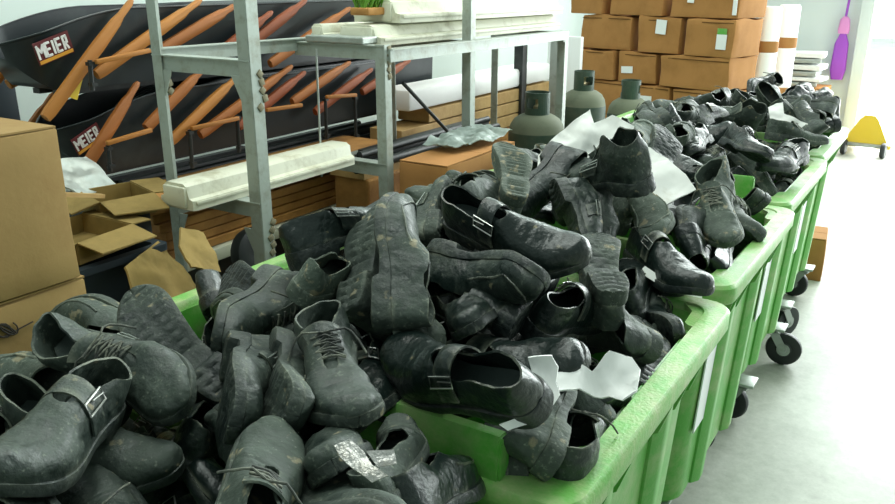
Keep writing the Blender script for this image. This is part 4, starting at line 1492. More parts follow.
def place_shoe(key, side, loc, quat, scale, dust, seed, label, group):
    if (key, side) not in PROTO:
        build_proto(key, side)
    name, parts = PROTO[(key, side)]
    root = bpy.data.objects.new(name, None)
    root.empty_display_size = 0.05
    COL.objects.link(root)
    root.rotation_mode = 'QUATERNION'
    root.location = loc
    root.rotation_quaternion = quat
    root.scale = (scale, scale, scale)
    tag(root, label, 'shoe', group)
    made = {}
    for pn, me, under in parts:
        o = bpy.data.objects.new(pn, me)
        COL.objects.link(o)
        o.parent = made.get(under, root)
        o['dust'] = float(dust)
        o['seed'] = float(seed)
        made[pn] = o
    return root
SHOES = [
('b', 1, -1.0903, 0.718, 0.9769, 0.5782, 0.3294, -0.1855, 0.723, 1.0, 0.42, 0, 'large dusty strap shoe at the left with its broad toe to the left', 'black shoes heaped in the front bin'),
('d', -1, -0.9884, 0.6712, 1.0225, 0.6705, 0.196, 0.252, -0.6697, 1.0, 0.41, 1, 'large shoe overlapping the broad-toed strap shoe, rounded toe to the right', 'black shoes heaped in the front bin'),
('e', 1, -1.2346, 0.8286, 0.9897, 0.4977, 0.4932, -0.3951, 0.5941, 1.0, 0.51, 2, 'dusty toe peeping over the top of the large strap shoe at the left', 'black shoes heaped in the front bin'),
('c', 1, -1.0172, 0.7766, 1.0435, 0.0022, -0.6267, 0.7057, 0.3303, 1.0, 0.36, 3, 'long shoe lying upside down with its dark rounded sole end up, back corner', 'black shoes heaped in the front bin'),
('f', 1, -1.1414, 0.6343, 0.964, 0.5932, 0.2859, -0.2169, 0.7206, 1.0, 0.53, 4, 'dusty shoe at the left edge below the large strap shoe', 'black shoes heaped in the front bin'),
('d', -1, -1.1401, 0.4978, 0.9408, 0.8905, -0.2193, 0.3885, 0.089, 1.0, 0.47, 5, 'dusty ankle shoe cut by the left edge, pale flake on it', 'black shoes heaped in the front bin'),
('b', -1, -0.8983, 0.4745, 1.0252, -0.222, 0.1333, 0.1041, 0.9603, 1.0, 0.37, 6, 'large strap shoe in the bottom left corner, strap hanging over its side', 'black shoes heaped in the front bin'),
('c', 1, -0.9665, 0.5737, 0.9409, 0.7606, -0.0143, 0.1205, -0.6378, 1.0, 0.42, 7, 'shoe with two rounded layers at its toe, pointing right, above the bottom edge', 'black shoes heaped in the front bin'),
('c', -1, -0.7948, 0.5213, 0.9165, 0.713, 0.2249, -0.2597, 0.6112, 1.0, 0.36, 8, 'lace-up at the bottom edge with a round eyelet end, beneath the double-edged toe', 'black shoes heaped in the front bin'),
('a', 1, -0.8514, 0.6958, 0.8543, 0.6558, 0.4951, -0.493, 0.2857, 1.0, 0.15, 9, 'dark glossy shoe standing on edge, left of the big dusty toe', 'black shoes heaped in the front bin'),
('g', 1, -0.7386, 0.7125, 0.9432, -0.4985, -0.5539, 0.6498, -0.1498, 1.0, 0.36, 10, 'shoe with straight sole edge upwards, between the glossy one and the big toe', 'black shoes heaped in the front bin'),
('d', 1, -0.6298, 0.5368, 0.9985, 0.9545, -0.0182, 0.2095, 0.2115, 1.0, 0.51, 11, 'big dusty shoe with its wide toe up, at the bottom centre left', 'black shoes heaped in the front bin'),
('c', -1, -0.5577, 0.5817, 0.9791, -0.4085, 0.3741, 0.4592, 0.6944, 0.98, 0.44, 12, 'shoe with a blocky tread, wrapped with silver tape, bottom centre', 'black shoes heaped in the front bin'),
('g', 1, -0.5472, 0.7399, 0.9686, 0.9544, -0.031, -0.1747, 0.24, 0.8, 0.47, 13, 'crumpled ankle shoe with grey tongue sticking up behind the silver tape', 'black shoes heaped in the front bin'),
('e', 1, -0.5044, 0.7833, 0.8946, 0.9509, -0.1408, -0.2037, 0.1855, 1.0, 0.17, 14, 'black torn shoe hanging over the green rim at the bottom', 'black shoes heaped in the front bin'),
('f', -1, -0.9312, 0.7435, 0.8829, 0.9412, -0.1773, 0.1708, 0.2312, 0.98, 0.3, 15, 'dark shoe in the gap above the big dusty toe, near the front bin edge', 'black shoes heaped in the front bin'),
('g', -1, -0.6391, 0.7149, 0.9603, -0.4712, -0.2378, 0.1144, 0.8416, 0.98, 0.38, 16, 'low shoe beside the big dusty toe, behind the blocky tread', 'black shoes heaped in the front bin'),
('f', 1, -0.8576, 0.4187, 0.9687, 0.6978, 0.233, -0.2979, 0.6083, 1.0, 0.34, 17, 'shoe cut by the bottom left corner of the picture', 'black shoes heaped in the front bin'),
('d', 1, -1.0279, 0.7815, 0.8676, 0.1417, -0.6002, 0.7872, 0.0082, 1.0, 0.26, 18, 'shoe under the long upside-down one, in the hollow of the front bin', 'black shoes heaped in the front bin'),
('a', 1, -0.6748, 1.319, 1.1072, 0.6533, 0.1469, 0.228, -0.7069, 1.08, 0.14, 19, 'clean black buckle shoe lying on top of the heap, silver buckle facing the viewer', 'black shoes heaped in the second bin'),
('a', -1, -0.5673, 0.9574, 0.9994, 0.7142, 0.171, -0.2741, 0.6209, 1.1, 0.1, 20, 'black strap shoe propped on the green lifting lug, tan scuffs round its toe', 'black shoes heaped in the second bin'),
('e', 1, -0.6567, 1.1917, 1.1284, 0.3034, 0.7145, 0.5453, -0.3165, 1.0, 0.29, 21, 'slip-on shoe lying on its side right below the clean buckle shoe', 'black shoes heaped in the second bin'),
('e', -1, -0.8066, 1.0501, 1.1381, 0.6416, 0.0359, 0.66, 0.3892, 1.02, 0.41, 22, 'slip-on shoe standing on its heel, opening to the right, left of the clean buckle shoe', 'black shoes heaped in the second bin'),
('c', 1, -0.8687, 1.0793, 1.1422, 0.2391, -0.1112, 0.9098, 0.3206, 1.0, 0.47, 23, 'dusty shoe standing on its heel with its sole showing, beside the upright slip-on', 'black shoes heaped in the second bin'),
('b', 1, -0.9623, 1.1717, 1.1007, 0.9873, 0.0389, -0.1247, -0.09, 1.0, 0.19, 24, 'strap shoe in profile perched over the back left corner of the bin', 'black shoes heaped in the second bin'),
('c', 1, -1.1825, 1.0961, 1.0071, 0.3033, -0.5985, 0.71, 0.2136, 0.9, 0.17, 25, 'dark shoe with its rounded sole turned up, nearest the left rim', 'black shoes heaped in the second bin'),
('f', 1, -1.0809, 1.0333, 0.9718, -0.4796, -0.4747, 0.632, -0.3811, 0.95, 0.42, 26, 'crushed dusty shoe beneath the rounded dark sole near the left rim', 'black shoes heaped in the second bin'),
('c', -1, -1.0545, 0.9381, 1.0341, -0.1358, 0.7523, 0.124, 0.6326, 1.05, 0.38, 27, 'lace-up shoe with its toe towards the front left, ridged side up', 'black shoes heaped in the second bin'),
('h', 1, -0.8528, 0.7221, 1.0412, -0.2023, 0.7272, 0.3348, 0.5641, 1.0, 0.36, 28, 'shoe standing on its toe, sole edge to the viewer, left one of two alike', 'black shoes heaped in the front bin'),
('f', -1, -0.7882, 0.7536, 1.0508, -0.1813, 0.7658, 0.3294, 0.5217, 1.0, 0.41, 29, 'shoe standing on its toe, sole edge to the viewer, right one of two alike', 'black shoes heaped in the front bin'),
('d', 1, -0.6944, 0.8075, 1.0202, -0.3896, -0.0318, 0.015, 0.9203, 1.02, 0.36, 30, 'dusty laced shoe with its broad toe pointing at the viewer, left of the green lug', 'black shoes heaped in the front bin'),
('b', -1, -0.7303, 0.961, 0.9211, -0.2501, -0.3189, -0.0298, 0.9137, 1.0, 0.19, 31, 'dark shoe with its round toe against the green front rim, left of the lug', 'black shoes heaped in the second bin'),
('d', -1, -0.9296, 1.0491, 0.929, 0.5335, 0.1359, 0.0789, -0.8311, 0.98, 0.53, 32, 'crumpled dusty shoe in the middle left of the heap, toe to the right', 'black shoes heaped in the second bin'),
('f', 1, -0.9412, 1.0654, 1.0548, 0.9564, -0.1035, 0.2462, 0.1179, 0.92, 0.72, 33, 'mud-caked tan shoe between the perched strap shoe and the upright pair', 'black shoes heaped in the second bin'),
('g', 1, -0.9861, 1.0965, 1.0024, -0.4164, -0.1829, -0.0916, 0.8859, 0.95, 0.21, 34, 'small dark shoe standing below the heel of the perched strap shoe', 'black shoes heaped in the second bin'),
('h', 1, -0.9066, 1.4474, 1.1202, 0.6259, 0.2427, -0.7412, 0.0082, 0.85, 0.47, 35, 'wrecked ankle shoe with a pointed tongue sticking up, left of the clean buckle shoe', 'black shoes heaped in the second bin'),
('c', 1, -0.8853, 1.5518, 1.0882, 0.9747, 0.0439, -0.1758, 0.131, 0.95, 0.42, 36, 'dusty lace-up behind the clean buckle shoe, its eyelets turned to the viewer', 'black shoes heaped in the second bin'),
('e', -1, -0.8536, 1.6448, 1.1878, -0.1489, -0.2859, 0.9381, 0.1265, 0.92, 0.77, 37, 'pale dusty shoe standing on end with its grey sole to the viewer', 'black shoes heaped in the second bin'),
('c', -1, -0.9106, 1.8407, 1.1082, -0.1597, 0.7396, -0.167, 0.6321, 1.0, 0.26, 38, 'dark shoe sloping down to the left, below the large white paper', 'black shoes heaped in the third bin'),
('h', -1, -0.7, 1.8776, 1.1061, 0.8497, 0.0313, -0.1676, 0.4989, 1.05, 0.36, 39, 'ankle shoe topmost on the heap with its dark opening to the right', 'black shoes heaped in the third bin'),
('e', 1, -0.7231, 1.781, 0.9962, 0.5078, -0.6192, 0.132, -0.5842, 1.0, 0.39, 40, 'slip-on hanging toe down, just under the topmost ankle shoe', 'black shoes heaped in the second bin'),
('b', 1, -0.7321, 1.7028, 1.026, 0.5327, -0.6767, -0.018, -0.5079, 1.0, 0.31, 41, 'shoe with its worn sole edge showing, left of the hanging slip-on', 'black shoes heaped in the second bin'),
('f', -1, -0.6213, 1.9508, 1.0172, -0.2786, -0.2007, -0.1798, 0.9218, 1.0, 0.72, 42, 'mud-spattered shoe with its toe down, beside the white sheets', 'black shoes heaped in the third bin'),
('g', -1, -0.6147, 2.1086, 0.9819, -0.0429, 0.2916, -0.053, 0.9541, 0.95, 0.34, 43, 'shoe with a rimmed round toe just below the white sheets', 'black shoes heaped in the third bin'),
('c', 1, -0.562, 2.0798, 0.9805, 0.0396, 0.6147, 0.0345, 0.787, 0.95, 0.36, 44, 'small round dark toe beside the rimmed one, near the gap between the bins', 'black shoes heaped in the third bin'),
('a', 1, -0.5179, 1.7908, 0.9199, -0.4468, 0.0296, 0.0014, 0.8941, 1.02, 0.09, 45, 'long dark strap shoe on its side beneath the mud-spattered one', 'black shoes heaped in the second bin'),
('e', 1, -0.5659, 1.7131, 0.8849, 0.9745, 0.0598, -0.1058, 0.1885, 0.95, 0.1, 46, 'black shoe with its smooth heel turned to the viewer, under the small white tag', 'black shoes heaped in the second bin'),
('d', -1, -0.5212, 1.6409, 0.8611, -0.2352, 0.5889, 0.2843, 0.719, 0.98, 0.27, 47, 'dark shoe with scuffed sole up against the right rim', 'black shoes heaped in the second bin'),
('c', -1, -0.4438, 1.4536, 0.9058, -0.2477, -0.1163, 0.9616, 0.0193, 0.98, 0.34, 48, 'shoe standing with its textured sole to the viewer by the right rim', 'black shoes heaped in the second bin'),
('d', 1, -0.5168, 1.4615, 0.8931, 0.7212, 0.1543, -0.4545, 0.4996, 1.0, 0.44, 49, 'broad dusty shoe above the white plastic, its opening to the right', 'black shoes heaped in the second bin'),
('b', 1, -0.5573, 1.1179, 0.9698, 0.6301, 0.3199, 0.1689, -0.687, 1.02, 0.17, 50, 'strap shoe behind the one on the lug, toe to the right over the white plastic', 'black shoes heaped in the second bin'),
('d', 1, -0.539, 1.441, 1.0814, -0.0444, -0.2578, 0.9618, 0.0805, 0.95, 0.44, 51, 'shoe with a dusty flat sole up, right of the clean buckle shoe toe', 'black shoes heaped in the second bin'),
('a', -1, -0.5671, 1.3087, 0.9684, 0.9611, -0.0841, 0.2576, -0.0534, 0.98, 0.07, 52, 'shiny dark shoe deep between the dusty ankle shoe and the clean buckle shoe', 'black shoes heaped in the second bin'),
('c', 1, -0.5835, 1.2458, 1.0226, 0.8166, -0.0113, -0.5751, 0.048, 0.95, 0.22, 53, 'dark shoe with a ridged sole edge, below the clean buckle shoe', 'black shoes heaped in the second bin'),
('c', 1, -0.4346, 1.0772, 0.8427, 0.9895, -0.0405, 0.0282, 0.1359, 1.0, 0.26, 54, 'lace-up shoe standing toe up in the front right corner of the bin', 'black shoes heaped in the second bin'),
('f', 1, -0.4481, 1.0544, 0.9065, 0.8334, 0.0318, -0.5141, 0.2002, 1.0, 0.53, 55, 'dusty shoe on end beneath the white plastic, next to the green lug', 'black shoes heaped in the second bin'),
('e', 1, -0.4981, 1.0474, 0.877, 0.6314, 0.1051, -0.7392, 0.2095, 0.95, 0.42, 56, 'narrow dusty shoe wedged between the green lug and the one on end', 'black shoes heaped in the second bin'),
('g', 1, -0.4643, 1.2723, 0.8824, 0.2845, 0.8823, 0.1705, 0.3339, 0.9, 0.21, 57, 'small dark shoe deep under the white plastic by the right rim', 'black shoes heaped in the second bin'),
('d', 1, -0.7684, 1.1009, 0.9886, 0.6933, 0.1978, -0.5302, 0.4461, 0.98, 0.59, 58, 'dusty crumpled shoe under the sole of the upright slip-on', 'black shoes heaped in the second bin'),
('g', -1, -0.6847, 1.137, 1.0089, -0.4351, -0.2164, 0.0132, 0.8739, 0.95, 0.26, 59, 'low dark shoe in the hollow under the side-lying slip-on', 'black shoes heaped in the second bin'),
('d', 1, -0.8538, 1.4375, 1.0504, 0.6784, 0.2515, -0.5773, 0.3785, 0.95, 0.38, 60, 'dusty shoe tucked behind the upright slip-on and the clean buckle shoe', 'black shoes heaped in the second bin'),
('c', 1, -0.551, 1.8651, 0.8589, 0.9477, -0.0177, 0.3075, 0.0842, 0.95, 0.26, 61, 'dark lace-up half hidden below the long dark strap shoe', 'black shoes heaped in the third bin'),
('d', 1, -0.4698, 2.123, 0.9973, -0.1329, -0.1166, -0.2129, 0.961, 1.02, 0.61, 62, 'large grey dusty shoe hanging toe down, front of the third bin', 'black shoes heaped in the third bin'),
('e', -1, -0.5265, 2.0076, 0.9501, 0.2445, -0.1331, 0.9108, -0.305, 0.95, 0.09, 63, 'shiny black heel at the front rim of the third bin, left one of two', 'black shoes heaped in the third bin'),
('g', 1, -0.4739, 2.1326, 0.8805, 0.9552, 0.1015, -0.2192, 0.1707, 0.95, 0.09, 64, 'shoe with its round opening to the viewer by the front rim of the third bin', 'black shoes heaped in the third bin'),
('c', 1, -0.5177, 2.3604, 0.892, -0.2998, 0.3487, 0.157, 0.874, 1.0, 0.51, 65, 'shoe with pale muddy sole edge by the right rim of the third bin', 'black shoes heaped in the third bin'),
('d', -1, -0.6676, 2.2063, 1.1606, -0.2915, -0.1316, 0.9417, 0.1044, 0.95, 0.31, 66, 'shoe standing with its dark oval sole to the viewer, behind the white sheets', 'black shoes heaped in the third bin'),
('f', 1, -0.8471, 2.3806, 1.11, 0.9387, 0.0643, 0.3382, -0.0181, 1.0, 0.72, 67, 'pale dusty crumpled shoe at the left top of the third heap', 'black shoes heaped in the third bin'),
('d', 1, -0.9198, 3.1864, 1.0644, 0.9819, 0.0787, 0.1702, -0.0273, 1.0, 0.38, 68, 'peaked shoe sticking up over the left part of the back heap', 'black shoes heaped in the fourth bin'),
('c', 1, -0.8332, 4.2331, 1.01, 0.9629, 0.1127, 0.1872, -0.1586, 1.0, 0.13, 69, 'dark shoe on the peak of the farthest heap, below the wrapped rolls', 'black shoes heaped in the farthest bin'),
('d', 1, -0.8865, 4.3579, 1.0741, 0.0255, 0.6126, -0.0934, 0.7844, 1.0, 0.1, 70, 'topmost shoe of the farthest heap, in front of the wrapped rolls', 'black shoes heaped in the farthest bin'),
('e', 1, -0.6486, 4.2728, 1.0319, 0.9653, 0.1206, -0.2141, -0.0883, 1.0, 0.09, 71, 'dark upright shoe on the farthest heap, in front of the paper pile', 'black shoes heaped in the farthest bin'),
('h', 1, -0.548, 4.1772, 1.0244, 0.9211, 0.1027, -0.3422, -0.1546, 1.0, 0.1, 72, 'dark ankle shoe high at the right of the farthest heap', 'black shoes heaped in the farthest bin'),
('f', 1, -0.4878, 4.0919, 0.9852, 0.6433, 0.2126, -0.7161, 0.168, 1.0, 0.13, 73, 'dark shoe right of the white folded paper, near the far rim', 'black shoes heaped in the farthest bin'),
('c', 1, -0.961, 3.7578, 1.0638, 0.8906, 0.0361, 0.4458, -0.0822, 1.0, 0.3, 74, 'shoe lying high at the back left of the far heaps', 'black shoes heaped in the farthest bin'),
('d', 1, -0.8926, 2.8539, 1.1364, 0.5252, 0.2332, -0.7945, 0.1965, 1.0, 0.42, 75, 'dusty shoe over the left rim behind the white sheets', 'black shoes heaped in the fourth bin'),
('b', 1, -0.8283, 3.3578, 1.0327, 0.9496, -0.0058, -0.3098, -0.0472, 1.0, 0.34, 76, 'strap shoe on its side near the left rim of the far heaps', 'black shoes heaped in the fourth bin'),
('f', 1, -0.8313, 2.7772, 1.0661, 0.9071, -0.0087, 0.4189, -0.0395, 1.0, 0.51, 77, 'crumpled shoe in the left part of the third heap behind the peaked one', 'black shoes heaped in the fourth bin'),
('h', 1, -1.0427, 0.1402, 0.8467, 0.6733, 0.1843, -0.2637, 0.6657, 0.914, 0.56, 78, 'black shoe buried deep inside the heap of the front bin', 'buried shoes in the front bin'),
('d', -1, -0.8933, 0.1635, 0.9067, 0.2222, 0.004, 0.0514, -0.9736, 0.888, 0.45, 79, 'black shoe buried deep inside the heap of the front bin', 'buried shoes in the front bin'),
('f', -1, -0.5464, 0.1622, 0.807, 0.8458, -0.0276, 0.2733, -0.4573, 0.979, 0.52, 80, 'black shoe buried deep inside the heap of the front bin', 'buried shoes in the front bin'),
('a', -1, -1.3105, 0.4483, 0.8081, 0.95, 0.0274, -0.2739, -0.1472, 0.937, 0.54, 81, 'black shoe buried deep inside the heap of the front bin', 'buried shoes in the front bin'),
('a', -1, -0.9751, 0.4377, 0.9373, 0.9726, 0.0264, -0.1408, -0.1829, 0.891, 0.27, 82, 'black shoe buried deep inside the heap of the front bin', 'buried shoes in the front bin'),
('e', -1, -0.5213, 0.306, 0.8534, 0.3667, 0.0548, -0.041, 0.9278, 0.964, 0.19, 83, 'black shoe buried deep inside the heap of the front bin', 'buried shoes in the front bin'),
('e', 1, -0.4692, 0.3938, 0.7812, 0.0385, -0.3168, 0.0233, -0.9474, 0.873, 0.56, 84, 'black shoe buried deep inside the heap of the front bin', 'buried shoes in the front bin'),
('c', 1, -1.2955, 0.6385, 0.8027, 0.9006, -0.2256, -0.192, -0.3181, 0.927, 0.51, 85, 'black shoe buried deep inside the heap of the front bin', 'buried shoes in the front bin'),
('a', 1, -1.0335, 0.696, 0.8167, 0.7265, -0.2837, -0.2389, -0.5785, 0.879, 0.56, 86, 'dusty strap shoe lying upright, front bin, middle row, third from the left', 'black shoes heaped in the front bin'),
('c', 1, -1.282, 0.2002, 0.85, 0.874, -0.2593, 0.0054, 0.4108, 0.955, 0.24, 87, 'black shoe buried deep inside the heap of the front bin', 'buried shoes in the front bin'),
('h', -1, -0.7631, 0.1524, 0.9034, 0.9971, -0.024, -0.0077, -0.0714, 0.969, 0.32, 88, 'black shoe buried deep inside the heap of the front bin', 'buried shoes in the front bin'),
('f', -1, -1.1869, 0.3013, 0.8753, 0.7657, -0.1275, -0.207, 0.5955, 0.988, 0.45, 89, 'black shoe buried deep inside the heap of the front bin', 'buried shoes in the front bin'),
('g', 1, -1.1027, 0.4494, 0.9051, 0.9905, -0.0174, -0.1361, -0.0132, 0.883, 0.04, 90, 'black shoe buried deep inside the heap of the front bin', 'buried shoes in the front bin'),
('d', 1, -0.7712, 0.345, 0.9173, 0.4057, 0.0754, -0.0416, 0.9099, 0.924, 0.59, 91, 'black shoe buried deep inside the heap of the front bin', 'buried shoes in the front bin'),
('g', 1, -0.5987, 0.3818, 0.8639, 0.4498, 0.184, 0.0808, 0.8702, 0.92, 0.17, 92, 'black shoe buried deep inside the heap of the front bin', 'buried shoes in the front bin'),
('g', -1, -0.7573, 0.6786, 0.8405, 0.4694, -0.0166, 0.2758, 0.8386, 0.938, 0.05, 93, 'clean low-cut shoe lying upright, front bin, front row, third from the right', 'black shoes heaped in the front bin'),
('a', -1, -0.6763, 0.142, 0.8959, 0.0699, -0.0112, 0.0284, 0.9971, 0.956, 0.32, 94, 'black shoe buried deep inside the heap of the front bin', 'buried shoes in the front bin'),
('c', -1, -0.871, 0.3102, 0.9567, 0.961, -0.1159, -0.1916, 0.1621, 0.958, 0.31, 95, 'black shoe buried deep inside the heap of the front bin', 'buried shoes in the front bin'),
('c', 1, -0.9613, 0.6329, 0.8458, 0.8364, -0.2563, -0.1291, -0.467, 0.899, 0.37, 96, 'lace-up shoe lying upright, front bin, front row, third from the left', 'black shoes heaped in the front bin'),
('c', 1, -1.2713, 1.1177, 0.7721, 0.3663, -0.1686, -0.1998, 0.893, 0.894, 0.26, 97, 'black shoe buried deep inside the heap of the second bin', 'buried shoes in the second bin'),
('f', -1, -1.0578, 1.1145, 0.8362, 0.0886, 0.0856, 0.2534, -0.9595, 0.893, 0.2, 98, 'black shoe buried deep inside the heap of the second bin', 'buried shoes in the second bin'),
('f', -1, -0.7906, 1.0337, 0.7825, 0.6291, 0.1983, 0.297, -0.6904, 0.864, 0.32, 99, 'crushed slip-on shoe lying upright, second bin, front row, leftmost', 'black shoes heaped in the second bin'),
('f', 1, -0.4908, 1.1128, 0.8161, 0.4698, -0.2184, -0.2427, 0.8202, 0.955, 0.47, 100, 'dusty crushed slip-on shoe lying upright, second bin, front row, second from the right', 'black shoes heaped in the second bin'),
('e', 1, -1.2985, 1.3876, 0.8172, 0.361, 0.2828, -0.4147, 0.786, 0.928, 0.39, 101, 'black shoe buried deep inside the heap of the second bin', 'buried shoes in the second bin'),
('g', -1, -1.0291, 1.2921, 0.8797, 0.9938, -0.0134, -0.0631, 0.091, 0.862, 0.21, 102, 'black shoe buried deep inside the heap of the second bin', 'buried shoes in the second bin'),
('d', -1, -0.813, 1.2624, 0.9402, 0.2701, 0.772, -0.3673, 0.4429, 0.945, 0.37, 103, 'worn lace-up shoe lying sole up, second bin, third row, fourth from the right', 'black shoes heaped in the second bin'),
('e', 1, -0.5603, 1.3765, 0.7776, 0.8279, 0.1107, 0.2094, 0.5084, 0.966, 0.61, 104, 'black shoe buried deep inside the heap of the second bin', 'buried shoes in the second bin'),
('a', -1, -1.279, 1.5595, 0.7603, 0.4361, -0.2543, 0.0249, 0.8628, 0.908, 0.63, 105, 'black shoe buried deep inside the heap of the second bin', 'buried shoes in the second bin'),
('h', 1, -1.0543, 1.6053, 0.7885, 0.7628, -0.2689, -0.2305, -0.541, 0.971, 0.33, 106, 'black shoe buried deep inside the heap of the second bin', 'buried shoes in the second bin'),
('a', -1, -0.7585, 1.6261, 0.777, 0.6931, -0.1838, 0.2252, 0.6597, 0.989, 0.45, 107, 'black shoe buried deep inside the heap of the second bin', 'buried shoes in the second bin'),
('c', -1, -0.4952, 1.5402, 0.7439, 0.9542, -0.1233, 0.2554, -0.0954, 0.942, 0.53, 108, 'black shoe buried deep inside the heap of the second bin', 'buried shoes in the second bin'),
('d', 1, -1.1121, 1.0489, 0.844, 0.5431, 0.2316, 0.2766, -0.7583, 0.889, 0.25, 109, 'worn lace-up shoe lying upright, second bin, third row, leftmost', 'black shoes heaped in the second bin'),
('b', 1, -0.5545, 1.2694, 0.8575, 0.7962, 0.1571, 0.011, 0.5841, 0.972, 0.18, 110, 'clean strap shoe lying upright, second bin, fourth row, third from the right', 'black shoes heaped in the second bin'),
('c', -1, -1.322, 1.1728, 0.8394, 0.8385, -0.3051, -0.3545, 0.2795, 0.917, 0.17, 111, 'clean lace-up shoe lying upright, second bin, second row, leftmost', 'black shoes heaped in the second bin'),
('c', -1, -0.9429, 1.2961, 0.8852, 0.9997, -0.0133, -0.0165, -0.0082, 0.971, 0.46, 112, 'black shoe buried deep inside the heap of the second bin', 'buried shoes in the second bin'),
('c', -1, -0.831, 1.2656, 0.9453, 0.0692, -0.2982, 0.2463, 0.9196, 0.904, 0.11, 113, 'black shoe buried deep inside the heap of the second bin', 'buried shoes in the second bin'),
('h', -1, -0.6887, 1.1602, 0.8415, 0.5028, 0.208, -0.0831, 0.8348, 0.93, 0.48, 114, 'dusty ankle shoe lying upright, second bin, front row, second from the left', 'black shoes heaped in the second bin'),
('e', 1, -1.2571, 1.4668, 0.7949, 0.8648, 0.0685, -0.258, -0.4252, 0.976, 0.65, 115, 'black shoe buried deep inside the heap of the second bin', 'buried shoes in the second bin'),
('c', 1, -0.9839, 1.6207, 0.8778, 0.3567, 0.0206, 0.177, -0.917, 0.995, 0.43, 116, 'black shoe buried deep inside the heap of the second bin', 'buried shoes in the second bin'),
('b', 1, -1.1959, 1.1787, 0.8618, 0.0489, 0.4349, -0.1839, 0.8802, 0.893, 0.27, 117, 'black shoe buried deep inside the heap of the second bin', 'buried shoes in the second bin'),
('a', 1, -0.9707, 1.0894, 0.904, 0.5986, -0.0422, -0.0395, 0.799, 0.865, 0.19, 118, 'clean strap shoe lying upright, second bin, third row, fourth from the left', 'black shoes heaped in the second bin'),
('c', 1, -0.7008, 1.4897, 0.8631, 0.2743, 0.3416, 0.0552, 0.8972, 0.995, 0.32, 119, 'black shoe buried deep inside the heap of the second bin', 'buried shoes in the second bin'),
('c', 1, -0.4901, 1.5491, 0.7726, 0.4646, -0.2529, -0.1451, 0.8361, 0.914, 0.48, 120, 'black shoe buried deep inside the heap of the second bin', 'buried shoes in the second bin'),
('b', -1, -0.7474, 1.1032, 0.8554, 0.7449, -0.3392, -0.0534, 0.572, 0.986, 0.46, 121, 'dusty strap shoe lying upright, second bin, fourth row, fourth from the left', 'black shoes heaped in the second bin'),
('e', 1, -1.2004, 1.1484, 0.8782, 0.5286, 0.12, 0.0676, -0.8376, 0.911, 0.44, 122, 'black shoe buried deep inside the heap of the second bin', 'buried shoes in the second bin'),
('g', -1, -1.1063, 1.3716, 0.8944, 0.2853, 0.3046, -0.1377, -0.8982, 0.885, 0.11, 123, 'black shoe buried deep inside the heap of the second bin', 'buried shoes in the second bin'),
('e', -1, -0.7561, 1.3318, 0.9588, 0.1654, -0.0394, -0.06, -0.9836, 0.94, 0.46, 124, 'black shoe buried deep inside the heap of the second bin', 'buried shoes in the second bin'),
('d', 1, -0.5606, 1.2692, 0.8034, 0.8094, 0.1457, 0.2308, 0.52, 0.933, 0.09, 125, 'black shoe buried deep inside the heap of the second bin', 'buried shoes in the second bin'),
('b', -1, -1.3746, 2.0937, 0.8898, 0.0555, 0.0184, -0.9982, -0.0121, 1.012, 0.05, 126, 'black shoe buried deep inside the heap of the third bin', 'buried shoes in the third bin'),
('e', -1, -1.0505, 1.9501, 0.8737, 0.5661, -0.5135, -0.4154, -0.4932, 0.841, 0.62, 127, 'black shoe buried deep inside the heap of the third bin', 'buried shoes in the third bin'),
('f', -1, -0.8387, 2.0719, 1.0095, 0.0175, 0.9708, -0.085, -0.2236, 0.942, 0.22, 128, 'crushed slip-on shoe lying sole up, third bin, front row, second from the left', 'black shoes heaped in the third bin'),
('f', -1, -1.3443, 2.3031, 0.8247, 0.8567, -0.1459, -0.3627, 0.3366, 0.856, 0.53, 129, 'black shoe buried deep inside the heap of the third bin', 'buried shoes in the third bin'),
('a', 1, -1.0471, 2.3007, 0.921, 0.9726, -0.0114, -0.0169, 0.2317, 1.018, 0.37, 130, 'black shoe buried deep inside the heap of the third bin', 'buried shoes in the third bin'),
('f', 1, -0.7673, 2.3724, 0.9183, 0.5163, 0.0075, 0.0162, 0.8562, 0.938, 0.12, 131, 'black shoe buried deep inside the heap of the third bin', 'buried shoes in the third bin'),
('d', 1, -1.3913, 2.5708, 0.8674, 0.9431, 0.3301, 0.0311, -0.0239, 0.938, 0.48, 132, 'black shoe buried deep inside the heap of the third bin', 'buried shoes in the third bin'),
('f', -1, -1.0448, 2.5675, 0.932, 0.2208, 0.039, -0.1514, 0.9627, 0.896, 0.29, 133, 'black shoe buried deep inside the heap of the third bin', 'buried shoes in the third bin'),
('g', 1, -0.8392, 2.5374, 0.8917, 0.2736, -0.0366, 0.1158, 0.9542, 0.921, 0.18, 134, 'black shoe buried deep inside the heap of the third bin', 'buried shoes in the third bin'),
('a', 1, -1.324, 2.0583, 0.8799, 0.9086, 0.0617, 0.1454, 0.3868, 0.982, 0.67, 135, 'black shoe buried deep inside the heap of the third bin', 'buried shoes in the third bin'),
('d', -1, -0.9695, 2.0206, 0.9405, 0.2031, -0.0764, -0.1069, -0.9703, 0.905, 0.06, 136, 'clean worn lace-up shoe lying upright, third bin, front row, leftmost', 'black shoes heaped in the third bin'),
('c', 1, -0.7913, 2.0237, 0.9932, 0.8901, 0.0279, 0.1662, 0.4235, 0.999, 0.58, 137, 'dusty lace-up shoe lying upright, third bin, middle row, fourth from the left', 'black shoes heaped in the third bin'),
('b', 1, -1.3771, 2.2862, 0.8979, 0.0301, 0.0582, -0.2499, -0.966, 0.896, 0.39, 138, 'strap shoe lying upright, third bin, middle row, second from the left', 'black shoes heaped in the third bin'),
('g', -1, -1.126, 2.2085, 0.9166, 0.9917, 0.0179, -0.0629, 0.111, 0.938, 0.44, 139, 'black shoe buried deep inside the heap of the third bin', 'buried shoes in the third bin'),
('a', -1, -0.7958, 2.2672, 0.9544, 0.9218, 0.1839, -0.0635, 0.3354, 0.882, 0.15, 140, 'black shoe buried deep inside the heap of the third bin', 'buried shoes in the third bin'),
